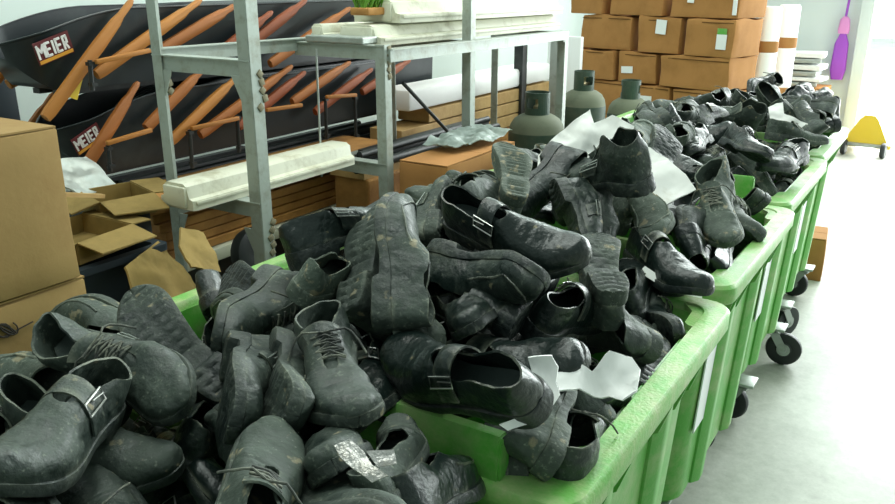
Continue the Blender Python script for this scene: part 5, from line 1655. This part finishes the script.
('a', 1, -0.5627, 2.292, 0.8552, 0.3585, 0.2885, 0.1043, 0.8817, 0.859, 0.45, 141, 'strap shoe lying upright, third bin, front row, second from the right', 'black shoes heaped in the third bin'),
('b', 1, -1.0072, 2.3589, 0.9739, 0.8852, -0.1536, 0.317, 0.3038, 1.011, 0.33, 142, 'black shoe buried deep inside the heap of the third bin', 'buried shoes in the third bin'),
('h', 1, -0.8172, 2.7088, 0.9615, 0.5102, -0.0057, 0.0106, -0.86, 0.921, 0.67, 143, 'black shoe buried deep inside the heap of the third bin', 'buried shoes in the third bin'),
('g', -1, -0.5257, 2.6243, 0.8653, 0.6153, -0.0945, -0.4225, 0.6588, 0.842, 0.44, 144, 'low-cut shoe lying upright, third bin, middle row, rightmost', 'black shoes heaped in the third bin'),
('d', -1, -1.2143, 1.9577, 0.9613, 0.5786, -0.0024, -0.0187, 0.8154, 1.026, 0.48, 145, 'dusty worn lace-up shoe lying upright, third bin, middle row, leftmost', 'black shoes heaped in the third bin'),
('b', 1, -1.2041, 2.3605, 0.9248, 0.278, -0.1454, -0.1921, 0.9299, 0.952, 0.16, 146, 'clean strap shoe lying upright, third bin, back row, second from the left', 'black shoes heaped in the third bin'),
('a', 1, -0.7442, 2.2889, 0.9791, 0.6497, 0.0836, 0.3854, 0.6499, 0.847, 0.34, 147, 'black shoe buried deep inside the heap of the third bin', 'buried shoes in the third bin'),
('h', 1, -1.1244, 2.5446, 0.9314, 0.2783, -0.3515, -0.0376, 0.8931, 0.895, 0.66, 148, 'black shoe buried deep inside the heap of the third bin', 'buried shoes in the third bin'),
('c', -1, -0.9043, 2.5494, 0.9551, 0.2082, -0.4385, -0.0345, 0.8736, 0.917, 0.59, 149, 'black shoe buried deep inside the heap of the third bin', 'buried shoes in the third bin'),
('d', -1, -0.618, 2.5325, 0.8516, 0.1754, -0.2378, 0.0109, -0.9553, 0.88, 0.53, 150, 'black shoe buried deep inside the heap of the third bin', 'buried shoes in the third bin'),
('c', 1, -0.7734, 2.1719, 1.012, 0.4354, 0.1321, 0.2547, -0.8533, 0.975, 0.4, 151, 'black shoe buried deep inside the heap of the third bin', 'buried shoes in the third bin'),
('g', 1, -1.1246, 2.2718, 1.0211, 0.9431, -0.2173, -0.2498, -0.0298, 0.875, 0.4, 152, 'low-cut shoe lying upright, third bin, back row, leftmost', 'black shoes heaped in the third bin'),
('f', 1, -0.7352, 2.2712, 1.012, 0.8015, 0.3922, 0.0051, 0.4515, 1.006, 0.19, 153, 'black shoe buried deep inside the heap of the third bin', 'buried shoes in the third bin'),
('f', -1, -0.8553, 2.5274, 0.9784, 0.0122, -0.2656, 0.1405, -0.9537, 0.975, 0.67, 154, 'black shoe buried deep inside the heap of the third bin', 'buried shoes in the third bin'),
('c', -1, -0.6646, 2.4895, 0.9465, 0.676, -0.3635, 0.0538, 0.6387, 0.978, 0.56, 155, 'dusty lace-up shoe lying upright, third bin, back row, rightmost', 'black shoes heaped in the third bin'),
('d', 1, -0.6302, 2.4379, 1.0, 0.8181, 0.2576, -0.0352, 0.5129, 0.909, 0.18, 156, 'clean worn lace-up shoe lying upright, third bin, back row, second from the right', 'black shoes heaped in the third bin'),
('d', 1, -0.879, 2.0004, 1.0481, 0.5564, -0.0424, -0.2368, 0.7953, 0.916, 0.4, 157, 'worn lace-up shoe lying upright, third bin, back row, third from the left', 'black shoes heaped in the third bin'),
('h', 1, -1.3375, 2.9569, 0.8323, 0.1489, 0.2893, 0.1623, -0.9315, 0.899, 0.66, 158, 'dusty ankle shoe lying upright, fourth bin, front row, leftmost', 'black shoes heaped in the fourth bin'),
('g', -1, -1.0104, 2.9136, 0.9275, 0.0973, -0.0534, -0.1257, -0.9858, 0.849, 0.33, 159, 'black shoe buried deep inside the heap of the fourth bin', 'buried shoes in the fourth bin'),
('b', 1, -0.785, 2.857, 0.8657, 0.6471, -0.2507, -0.3465, -0.6311, 0.976, 0.43, 160, 'black shoe buried deep inside the heap of the fourth bin', 'buried shoes in the fourth bin'),
('c', -1, -0.538, 2.8826, 0.8799, 0.5522, -0.6502, -0.5205, 0.0375, 0.88, 0.14, 161, 'clean lace-up shoe lying sole up, fourth bin, front row, fourth from the left', 'black shoes heaped in the fourth bin'),
('f', -1, -1.3432, 3.1968, 0.8418, 0.9354, 0.0537, -0.2153, -0.2752, 1.023, 0.41, 162, 'black shoe buried deep inside the heap of the fourth bin', 'buried shoes in the fourth bin'),
('e', 1, -1.0718, 3.1724, 0.9011, 0.2512, 0.0056, 0.0072, -0.9679, 0.914, 0.45, 163, 'black shoe buried deep inside the heap of the fourth bin', 'buried shoes in the fourth bin'),
('f', -1, -0.7764, 3.1769, 0.942, 0.5375, -0.37, 0.6356, 0.4126, 0.946, 0.44, 164, 'black shoe buried deep inside the heap of the fourth bin', 'buried shoes in the fourth bin'),
('a', 1, -0.5283, 3.1734, 0.7972, 0.0538, -0.3416, 0.0262, -0.938, 0.898, 0.47, 165, 'dusty strap shoe lying upright, fourth bin, front row, fourth from the right', 'black shoes heaped in the fourth bin'),
('b', -1, -1.3449, 3.3837, 0.8255, 0.8022, -0.2213, -0.1721, 0.5271, 0.866, 0.42, 166, 'black shoe buried deep inside the heap of the fourth bin', 'buried shoes in the fourth bin'),
('a', 1, -1.0319, 3.3909, 0.8814, 0.1349, -0.0239, -0.1281, -0.9823, 0.951, 0.66, 167, 'black shoe buried deep inside the heap of the fourth bin', 'buried shoes in the fourth bin'),
('e', 1, -0.8201, 3.3696, 0.8863, 0.4939, -0.0573, 0.099, 0.8619, 0.881, 0.51, 168, 'black shoe buried deep inside the heap of the fourth bin', 'buried shoes in the fourth bin'),
('d', -1, -0.5709, 3.4656, 0.8287, 0.8718, 0.2051, -0.0546, 0.4415, 0.848, 0.37, 169, 'worn lace-up shoe lying upright, fourth bin, front row, rightmost', 'black shoes heaped in the fourth bin'),
('c', 1, -0.7189, 2.9247, 0.9248, 0.0168, 0.0264, 0.1217, 0.9921, 0.989, 0.39, 170, 'lace-up shoe lying upright, fourth bin, front row, second from the left', 'black shoes heaped in the fourth bin'),
('e', 1, -0.5882, 2.9732, 0.905, 0.5918, -0.4814, 0.0095, -0.6464, 0.905, 0.62, 171, 'dusty slip-on shoe lying upright, fourth bin, front row, fifth from the left', 'black shoes heaped in the fourth bin'),
('f', 1, -0.8397, 3.1181, 0.9007, 0.7224, -0.0029, -0.0011, 0.6915, 1.009, 0.38, 172, 'crushed slip-on shoe lying upright, fourth bin, front row, third from the left', 'black shoes heaped in the fourth bin'),
('e', -1, -0.5983, 3.1701, 0.8492, 0.9635, -0.0053, 0.2671, 0.0167, 0.956, 0.44, 173, 'slip-on shoe lying upright, fourth bin, front row, fifth from the right', 'black shoes heaped in the fourth bin'),
('d', -1, -0.8607, 3.4714, 0.825, 0.6885, -0.2901, -0.2345, -0.6219, 0.963, 0.48, 174, 'black shoe buried deep inside the heap of the fourth bin', 'buried shoes in the fourth bin'),
('a', 1, -0.876, 3.4611, 0.8966, 0.5174, 0.219, -0.1457, 0.8143, 0.878, 0.31, 175, 'black shoe buried deep inside the heap of the fourth bin', 'buried shoes in the fourth bin'),
('e', -1, -0.6268, 3.4338, 0.8986, 0.926, 0.055, 0.0055, -0.3733, 0.927, 0.58, 176, 'dusty slip-on shoe lying upright, fourth bin, front row, sixth from the left', 'black shoes heaped in the fourth bin'),
('c', 1, -0.9674, 2.9692, 0.9573, 0.9242, -0.1132, 0.3578, 0.0714, 0.874, 0.4, 177, 'black shoe buried deep inside the heap of the fourth bin', 'buried shoes in the fourth bin'),
('f', 1, -0.8653, 2.9461, 0.9833, 0.1841, 0.8594, 0.0322, 0.4759, 0.875, 0.68, 178, 'black shoe buried deep inside the heap of the fourth bin', 'buried shoes in the fourth bin'),
('b', -1, -0.477, 3.0092, 0.9601, 0.1511, -0.0403, -0.0239, 0.9874, 0.972, 0.3, 179, 'strap shoe lying upright, fourth bin, front row, second from the right', 'black shoes heaped in the fourth bin'),
('f', 1, -1.2071, 3.174, 0.9057, 0.9563, 0.038, -0.0328, 0.2881, 0.892, 0.47, 180, 'black shoe buried deep inside the heap of the fourth bin', 'buried shoes in the fourth bin'),
('e', 1, -0.9428, 3.2487, 0.9494, 0.9665, -0.0044, -0.1061, -0.2336, 0.898, 0.14, 181, 'black shoe buried deep inside the heap of the fourth bin', 'buried shoes in the fourth bin'),
('c', 1, -1.2588, 3.5311, 0.8229, 0.5399, 0.3529, -0.4547, 0.6142, 0.856, 0.45, 182, 'black shoe buried deep inside the heap of the fourth bin', 'buried shoes in the fourth bin'),
('e', 1, -0.9906, 3.5009, 0.987, 0.5227, -0.395, 0.2315, 0.7191, 0.894, 0.6, 183, 'black shoe buried deep inside the heap of the fourth bin', 'buried shoes in the fourth bin'),
('d', 1, -1.0514, 3.3604, 0.976, 0.4454, 0.0294, 0.0134, 0.8948, 0.914, 0.47, 184, 'black shoe buried deep inside the heap of the fourth bin', 'buried shoes in the fourth bin'),
('d', 1, -1.0995, 2.9532, 0.8837, 0.2407, 0.0355, 0.2992, -0.9226, 1.001, 0.64, 185, 'black shoe buried deep inside the heap of the fourth bin', 'buried shoes in the fourth bin'),
('e', -1, -0.8772, 2.9913, 1.0132, 0.944, -0.1184, 0.2972, -0.0806, 0.846, 0.44, 186, 'black shoe buried deep inside the heap of the fourth bin', 'buried shoes in the fourth bin'),
('c', 1, -0.6099, 2.8999, 1.017, 0.3728, -0.2549, -0.0873, -0.8879, 0.902, 0.05, 187, 'clean lace-up shoe lying upright, fourth bin, back row, third from the right', 'black shoes heaped in the fourth bin'),
('b', -1, -0.9667, 3.292, 1.006, 0.4981, -0.3779, -0.0125, 0.7804, 0.863, 0.59, 188, 'black shoe buried deep inside the heap of the fourth bin', 'buried shoes in the fourth bin'),
('h', 1, -0.8066, 3.1882, 0.9998, 0.7047, 0.2788, 0.0322, -0.6517, 0.858, 0.21, 189, 'ankle shoe lying upright, fourth bin, back row, fourth from the right', 'black shoes heaped in the fourth bin'),
('f', -1, -0.5361, 3.179, 0.9131, 0.9555, -0.076, 0.2618, -0.1125, 0.894, 0.27, 190, 'crushed slip-on shoe lying upright, fourth bin, front row, third from the right', 'black shoes heaped in the fourth bin'),
('f', 1, -1.3352, 3.4236, 0.8768, 0.7196, -0.3344, 0.3798, 0.4754, 0.927, 0.18, 191, 'black shoe buried deep inside the heap of the fourth bin', 'buried shoes in the fourth bin'),
('c', 1, -0.8178, 3.359, 0.956, 0.9101, 0.1752, 0.0166, 0.375, 0.945, 0.2, 192, 'black shoe buried deep inside the heap of the fourth bin', 'buried shoes in the fourth bin'),
('d', 1, -0.5514, 3.3683, 0.9011, 0.2854, 0.0101, -0.0126, 0.9583, 0.87, 0.19, 193, 'black shoe buried deep inside the heap of the fourth bin', 'buried shoes in the fourth bin'),
('f', 1, -0.754, 2.9085, 1.0085, 0.0099, 0.2726, 0.0406, -0.9612, 0.966, 0.25, 194, 'crushed slip-on shoe lying upright, fourth bin, back row, sixth from the left', 'black shoes heaped in the fourth bin'),
('c', 1, -1.0765, 3.5981, 1.0147, 0.3965, 0.3768, 0.0136, 0.837, 0.897, 0.53, 195, 'dusty lace-up shoe lying upright, fourth bin, back row, second from the left', 'black shoes heaped in the fourth bin'),
('h', 1, -0.8405, 3.5447, 1.0064, 0.5115, 0.3146, -0.0694, 0.7966, 1.022, 0.48, 196, 'dusty ankle shoe lying upright, fourth bin, back row, second from the right', 'black shoes heaped in the fourth bin'),
('d', -1, -0.5269, 3.5082, 0.9671, 0.8602, -0.0586, 0.0221, -0.5062, 0.878, 0.53, 197, 'dusty worn lace-up shoe lying upright, fourth bin, back row, rightmost', 'black shoes heaped in the fourth bin'),
('f', -1, -0.9584, 2.9718, 1.0222, 0.546, -0.2804, -0.1484, 0.7754, 0.931, 0.21, 198, 'crushed slip-on shoe lying upright, fourth bin, back row, third from the left', 'black shoes heaped in the fourth bin'),
('h', -1, -1.38, 3.8145, 0.8366, 0.8867, 0.0488, -0.19, 0.4186, 0.864, 0.32, 199, 'ankle shoe lying upright, farthest bin, front row, leftmost', 'black shoes heaped in the farthest bin'),
('b', -1, -1.1702, 3.7799, 0.8858, 0.6305, 0.1001, 0.0553, -0.7677, 0.97, 0.57, 200, 'black shoe buried deep inside the heap of the farthest bin', 'buried shoes in the farthest bin'),
('h', -1, -0.9123, 3.7189, 0.8944, 0.5922, -0.4219, 0.3987, 0.5589, 0.889, 0.56, 201, 'black shoe buried deep inside the heap of the farthest bin', 'buried shoes in the farthest bin'),
('e', -1, -0.638, 3.8342, 0.8754, 0.3147, 0.4459, -0.0704, 0.835, 0.971, 0.58, 202, 'dusty slip-on shoe lying upright, farthest bin, front row, fifth from the left', 'black shoes heaped in the farthest bin'),
('e', 1, -1.1554, 4.1614, 0.9601, 0.4566, 0.4342, -0.2666, 0.7293, 0.915, 0.11, 203, 'black shoe buried deep inside the heap of the farthest bin', 'buried shoes in the farthest bin'),
('h', 1, -0.8835, 4.155, 0.9298, 0.5537, -0.033, -0.0111, -0.832, 0.926, 0.34, 204, 'black shoe buried deep inside the heap of the farthest bin', 'buried shoes in the farthest bin'),
('c', -1, -0.6208, 4.0605, 0.8703, 0.8863, -0.1085, 0.2191, -0.3934, 1.024, 0.6, 205, 'black shoe buried deep inside the heap of the farthest bin', 'buried shoes in the farthest bin'),
('f', 1, -1.1662, 4.3277, 0.939, 0.9688, 0.0616, -0.0213, 0.2392, 0.901, 0.57, 206, 'black shoe buried deep inside the heap of the farthest bin', 'buried shoes in the farthest bin'),
('d', -1, -0.7279, 4.329, 0.8571, 0.815, -0.2919, -0.0863, -0.493, 0.911, 0.45, 207, 'black shoe buried deep inside the heap of the farthest bin', 'buried shoes in the farthest bin'),
('c', 1, -0.6013, 4.2946, 0.9277, 0.1562, -0.6787, 0.1803, -0.6946, 0.994, 0.49, 208, 'black shoe buried deep inside the heap of the farthest bin', 'buried shoes in the farthest bin'),
('d', -1, -0.878, 3.8446, 0.9587, 0.6204, -0.0879, -0.0165, -0.7791, 0.928, 0.62, 209, 'black shoe buried deep inside the heap of the farthest bin', 'buried shoes in the farthest bin'),
('h', -1, -0.5745, 3.837, 0.9937, 0.0995, -0.6552, -0.388, -0.6405, 0.919, 0.39, 210, 'black shoe buried deep inside the heap of the farthest bin', 'buried shoes in the farthest bin'),
('c', 1, -1.1171, 3.98, 0.9295, 0.8943, -0.0139, -0.0319, 0.4461, 0.901, 0.27, 211, 'black shoe buried deep inside the heap of the farthest bin', 'buried shoes in the farthest bin'),
('d', -1, -0.7978, 4.2272, 0.926, 0.7263, -0.0728, 0.2175, 0.648, 0.887, 0.6, 212, 'black shoe buried deep inside the heap of the farthest bin', 'buried shoes in the farthest bin'),
('h', -1, -1.3107, 4.2472, 0.9432, 0.5483, 0.0369, -0.8269, 0.1196, 1.017, 0.32, 213, 'black shoe buried deep inside the heap of the farthest bin', 'buried shoes in the farthest bin'),
('e', 1, -0.9075, 4.3508, 0.9114, 0.231, -0.6406, -0.7242, -0.1089, 0.908, 0.53, 214, 'black shoe buried deep inside the heap of the farthest bin', 'buried shoes in the farthest bin'),
('c', -1, -0.5831, 4.271, 0.9784, 0.8752, 0.0807, -0.0594, 0.4732, 1.018, 0.08, 215, 'clean lace-up shoe lying upright, farthest bin, front row, rightmost', 'black shoes heaped in the farthest bin'),
('h', -1, -1.0324, 3.7757, 0.9577, 0.3952, -0.1757, -0.1992, -0.8794, 0.983, 0.41, 216, 'ankle shoe lying upright, farthest bin, back row, leftmost', 'black shoes heaped in the farthest bin'),
('b', 1, -0.8126, 3.7786, 0.9961, 0.8897, 0.1897, 0.1864, -0.371, 0.894, 0.61, 217, 'black shoe buried deep inside the heap of the farthest bin', 'buried shoes in the farthest bin'),
('c', -1, -0.6052, 3.8643, 1.0006, 0.7172, 0.3667, -0.194, -0.56, 0.863, 0.42, 218, 'lace-up shoe lying upright, farthest bin, front row, third from the left', 'black shoes heaped in the farthest bin'),
('b', -1, -0.7825, 4.0389, 0.9691, 0.5962, 0.3233, 0.67, -0.3019, 0.935, 0.58, 219, 'black shoe buried deep inside the heap of the farthest bin', 'buried shoes in the farthest bin'),
('d', -1, -0.9699, 4.3554, 0.9426, 0.1068, 0.0241, 0.1441, -0.9835, 0.872, 0.58, 220, 'dusty worn lace-up shoe lying upright, farthest bin, back row, third from the left', 'black shoes heaped in the farthest bin'),
('g', 1, -0.7886, 3.6635, 0.9618, 0.3453, 0.0005, -0.0122, 0.9384, 0.912, 0.47, 221, 'dusty low-cut shoe lying upright, farthest bin, front row, second from the left', 'black shoes heaped in the farthest bin'),
('h', -1, -0.6501, 3.8022, 1.0268, 0.327, 0.1464, 0.5364, -0.7641, 1.039, 0.48, 222, 'dusty ankle shoe lying on its side, farthest bin, back row, third from the right', 'black shoes heaped in the farthest bin'),
('e', -1, -1.0671, 4.0215, 0.9793, 0.6144, -0.1965, 0.3869, 0.6589, 0.856, 0.27, 223, 'black shoe buried deep inside the heap of the farthest bin', 'buried shoes in the farthest bin'),
('d', -1, -0.8361, 4.0823, 0.9781, 0.3417, 0.1917, -0.2751, 0.878, 0.939, 0.44, 224, 'black shoe buried deep inside the heap of the farthest bin', 'buried shoes in the farthest bin'),
('c', -1, -0.5705, 3.9933, 1.0778, 0.3082, 0.5771, -0.6872, 0.3157, 0.924, 0.4, 225, 'lace-up shoe lying sole up, farthest bin, front row, third from the right', 'black shoes heaped in the farthest bin'),
('f', -1, -0.809, 4.3086, 0.9669, 0.8642, -0.1086, 0.0013, 0.4912, 0.965, 0.42, 226, 'black shoe buried deep inside the heap of the farthest bin', 'buried shoes in the farthest bin'),
('c', 1, -0.5424, 3.6993, 1.0132, 0.8883, 0.0719, 0.3848, 0.2403, 0.893, 0.4, 227, 'lace-up shoe lying upright, farthest bin, front row, fourth from the left', 'black shoes heaped in the farthest bin'),
('b', -1, -0.7917, 3.944, 0.9982, 0.5831, -0.0046, 0.2331, -0.7782, 0.883, 0.34, 228, 'strap shoe lying upright, farthest bin, back row, fourth from the left', 'black shoes heaped in the farthest bin'),
('d', 1, -0.788, 4.4058, 0.9634, 0.5234, -0.0589, -0.0171, -0.8499, 0.894, 0.04, 229, 'black shoe buried deep inside the heap of the farthest bin', 'buried shoes in the farthest bin')]
for rec in SHOES:
    key, side, px, py, pz, qw, qx, qy, qz, sc, dust, seed, label, group = rec
    place_shoe(key, side, (px, py, pz), Quaternion((qw, qx, qy, qz)), sc, dust, seed, label, group)
SHEETS = [
('paper_sheet', [(-0.1031, -0.0521), (-0.0987, 0.0026), (-0.0482, 0.0641), (0.0461, 0.1324), (0.0546, 0.0874), (0.1035, 0.105), (0.1596, 0.0692), (0.1518, 0.029), (0.0667, 0.0107), (-0.0258, -0.0475), (-0.0763, -0.1245), (-0.1083, -0.1342)], [-0.8397, 1.9747, 1.155], [0.8577, 0.4611, 0.0723, 0.2158], 0.003, 'paper', 'large white paper behind the topmost ankle shoe, crumpled along its edge', 'paper', 0.4, 1, 0.006),
('paper_sheet', [(-0.0513, 0.0637), (0.0039, 0.0369), (0.0466, -0.0015), (0.0541, -0.026), (-0.032, -0.0595), (-0.0548, -0.0287)], [-0.6523, 2.033, 1.1523], [0.8859, 0.3842, 0.0863, 0.2453], 0.003, 'paper', 'smaller white sheet lying above the other, right of the topmost ankle shoe', 'paper', 0.2, 2, 0.003),
('paper_sheet', [(-0.0687, 0.0594), (0.0248, 0.0729), (0.0623, 0.0172), (0.0802, -0.0284), (-0.0147, -0.0747), (-0.0428, -0.0624)], [-0.6002, 1.9843, 1.1046], [0.9045, 0.3599, 0.0167, 0.2284], 0.003, 'paper', 'white five-sided sheet beside the mud-spattered shoe', 'paper', 0.2, 3, 0.003),
('plastic_film', [(-0.0147, 0.0555), (0.0202, 0.0575), (0.028, 0.0422), (0.0239, 0.0214), (0.0286, 0.0036), (0.01, -0.0248), (-0.0188, -0.0412), (-0.0473, -0.0519), (-0.0584, -0.046), (-0.0153, -0.0242), (-0.0001, -0.0015)], [-0.4301, 0.9305, 1.0385], [0.8889, 0.3857, 0.0668, 0.2379], 0.003, 'film', 'white plastic under the heel of the strap shoe on the lug', 'plastic film', 0.5, 4, 0.008),
('plastic_film', [(-0.0708, 0.0294), (-0.0467, 0.0342), (-0.0113, 0.0109), (0.0193, 0.0388), (0.0517, 0.0258), (0.0614, 0.0049), (0.0527, -0.0303), (0.0287, -0.0445), (0.0092, -0.0302), (-0.0325, -0.0205), (-0.0636, -0.0246), (-0.0682, -0.0012)], [-0.3935, 1.0685, 1.018], [0.9074, 0.354, 0.0051, 0.2265], 0.003, 'film', 'crumpled white plastic between the strap shoe and the right rim', 'plastic film', 0.5, 5, 0.012),
('paper_tag', [(-0.0242, 0.0089), (-0.0095, 0.0226), (0.0222, -0.0039), (0.0119, -0.0201)], [-0.5298, 1.7212, 0.9526], [0.8705, 0.4472, 0.031, 0.2032], 0.002, 'paper', 'small white tag on the long dark strap shoe', 'tag', 0, 6, 0.0005),
('paper_piece', [(-0.0229, 0.0035), (-0.003, 0.027), (0.023, 0.0356), (0.0173, -0.0177), (-0.0022, -0.0363)], [-0.4537, 1.8342, 0.8858], [0.8464, 0.5031, 0.0203, 0.1735], 0.003, 'paper', 'small white paper stuck between the second and third bins', 'paper', 0.2, 7, 0.002),
('paper_sheet', [(-0.0655, 0.0564), (-0.0319, 0.0744), (-0.0041, 0.0746), (-0.0059, 0.0193), (0.0808, -0.0441), (0.0703, -0.0698), (-0.0124, -0.044), (-0.064, -0.0087)], [-0.5944, 3.6303, 1.047], [0.8582, 0.4856, -0.0139, 0.1659], 0.003, 'paper', 'white folded paper on the farthest part of the heap', 'paper', 0.8, 8, 0.006),
('paper_piece', [(-0.0257, -0.0006), (-0.019, 0.0184), (0.0032, 0.0152), (0.0216, 0.0195), (0.0258, 0.0006), (0.0153, -0.0185), (0.0039, -0.0075), (-0.0105, -0.0191)], [-0.9675, 1.0533, 1.094], [0.8131, 0.4686, 0.2063, 0.2768], 0.003, 'paper', 'small white scrap beneath the heel of the perched strap shoe', 'paper', 0.2, 9, 0.003),
('silver_tape', [(-0.0298, 0.0175), (-0.0127, 0.0249), (0.0038, 0.0092), (0.0135, -0.0064), (0.0315, -0.0193), (0.0145, -0.0263), (-0.0058, -0.0114), (-0.0221, 0.0039)], [-0.4855, 0.5901, 1.101], [0.9086, 0.2905, 0.121, 0.2747], 0.003, 'foil', 'strip of crumpled silver tape on the shoe with the blocky tread', 'tape', 0.5, 10, 0.004),
('silver_tape', [(-0.0216, 0.0068), (0.0115, 0.0097), (0.0156, -0.0068), (-0.0066, -0.0119)], [-0.5007, 0.6533, 1.0633], [0.8919, 0.3401, 0.1283, 0.2693], 0.003, 'foil', 'short pale tape scrap below the grey tongue at the bottom', 'tape', 0.5, 11, 0.004)]
for nm, o2, c, q, th, m, lab, cat_, bend, sd, amp in SHEETS:
    sheet(nm, o2, c, Quaternion(q), th, m, lab, cat_, bend=bend, seed=sd, amp=amp)
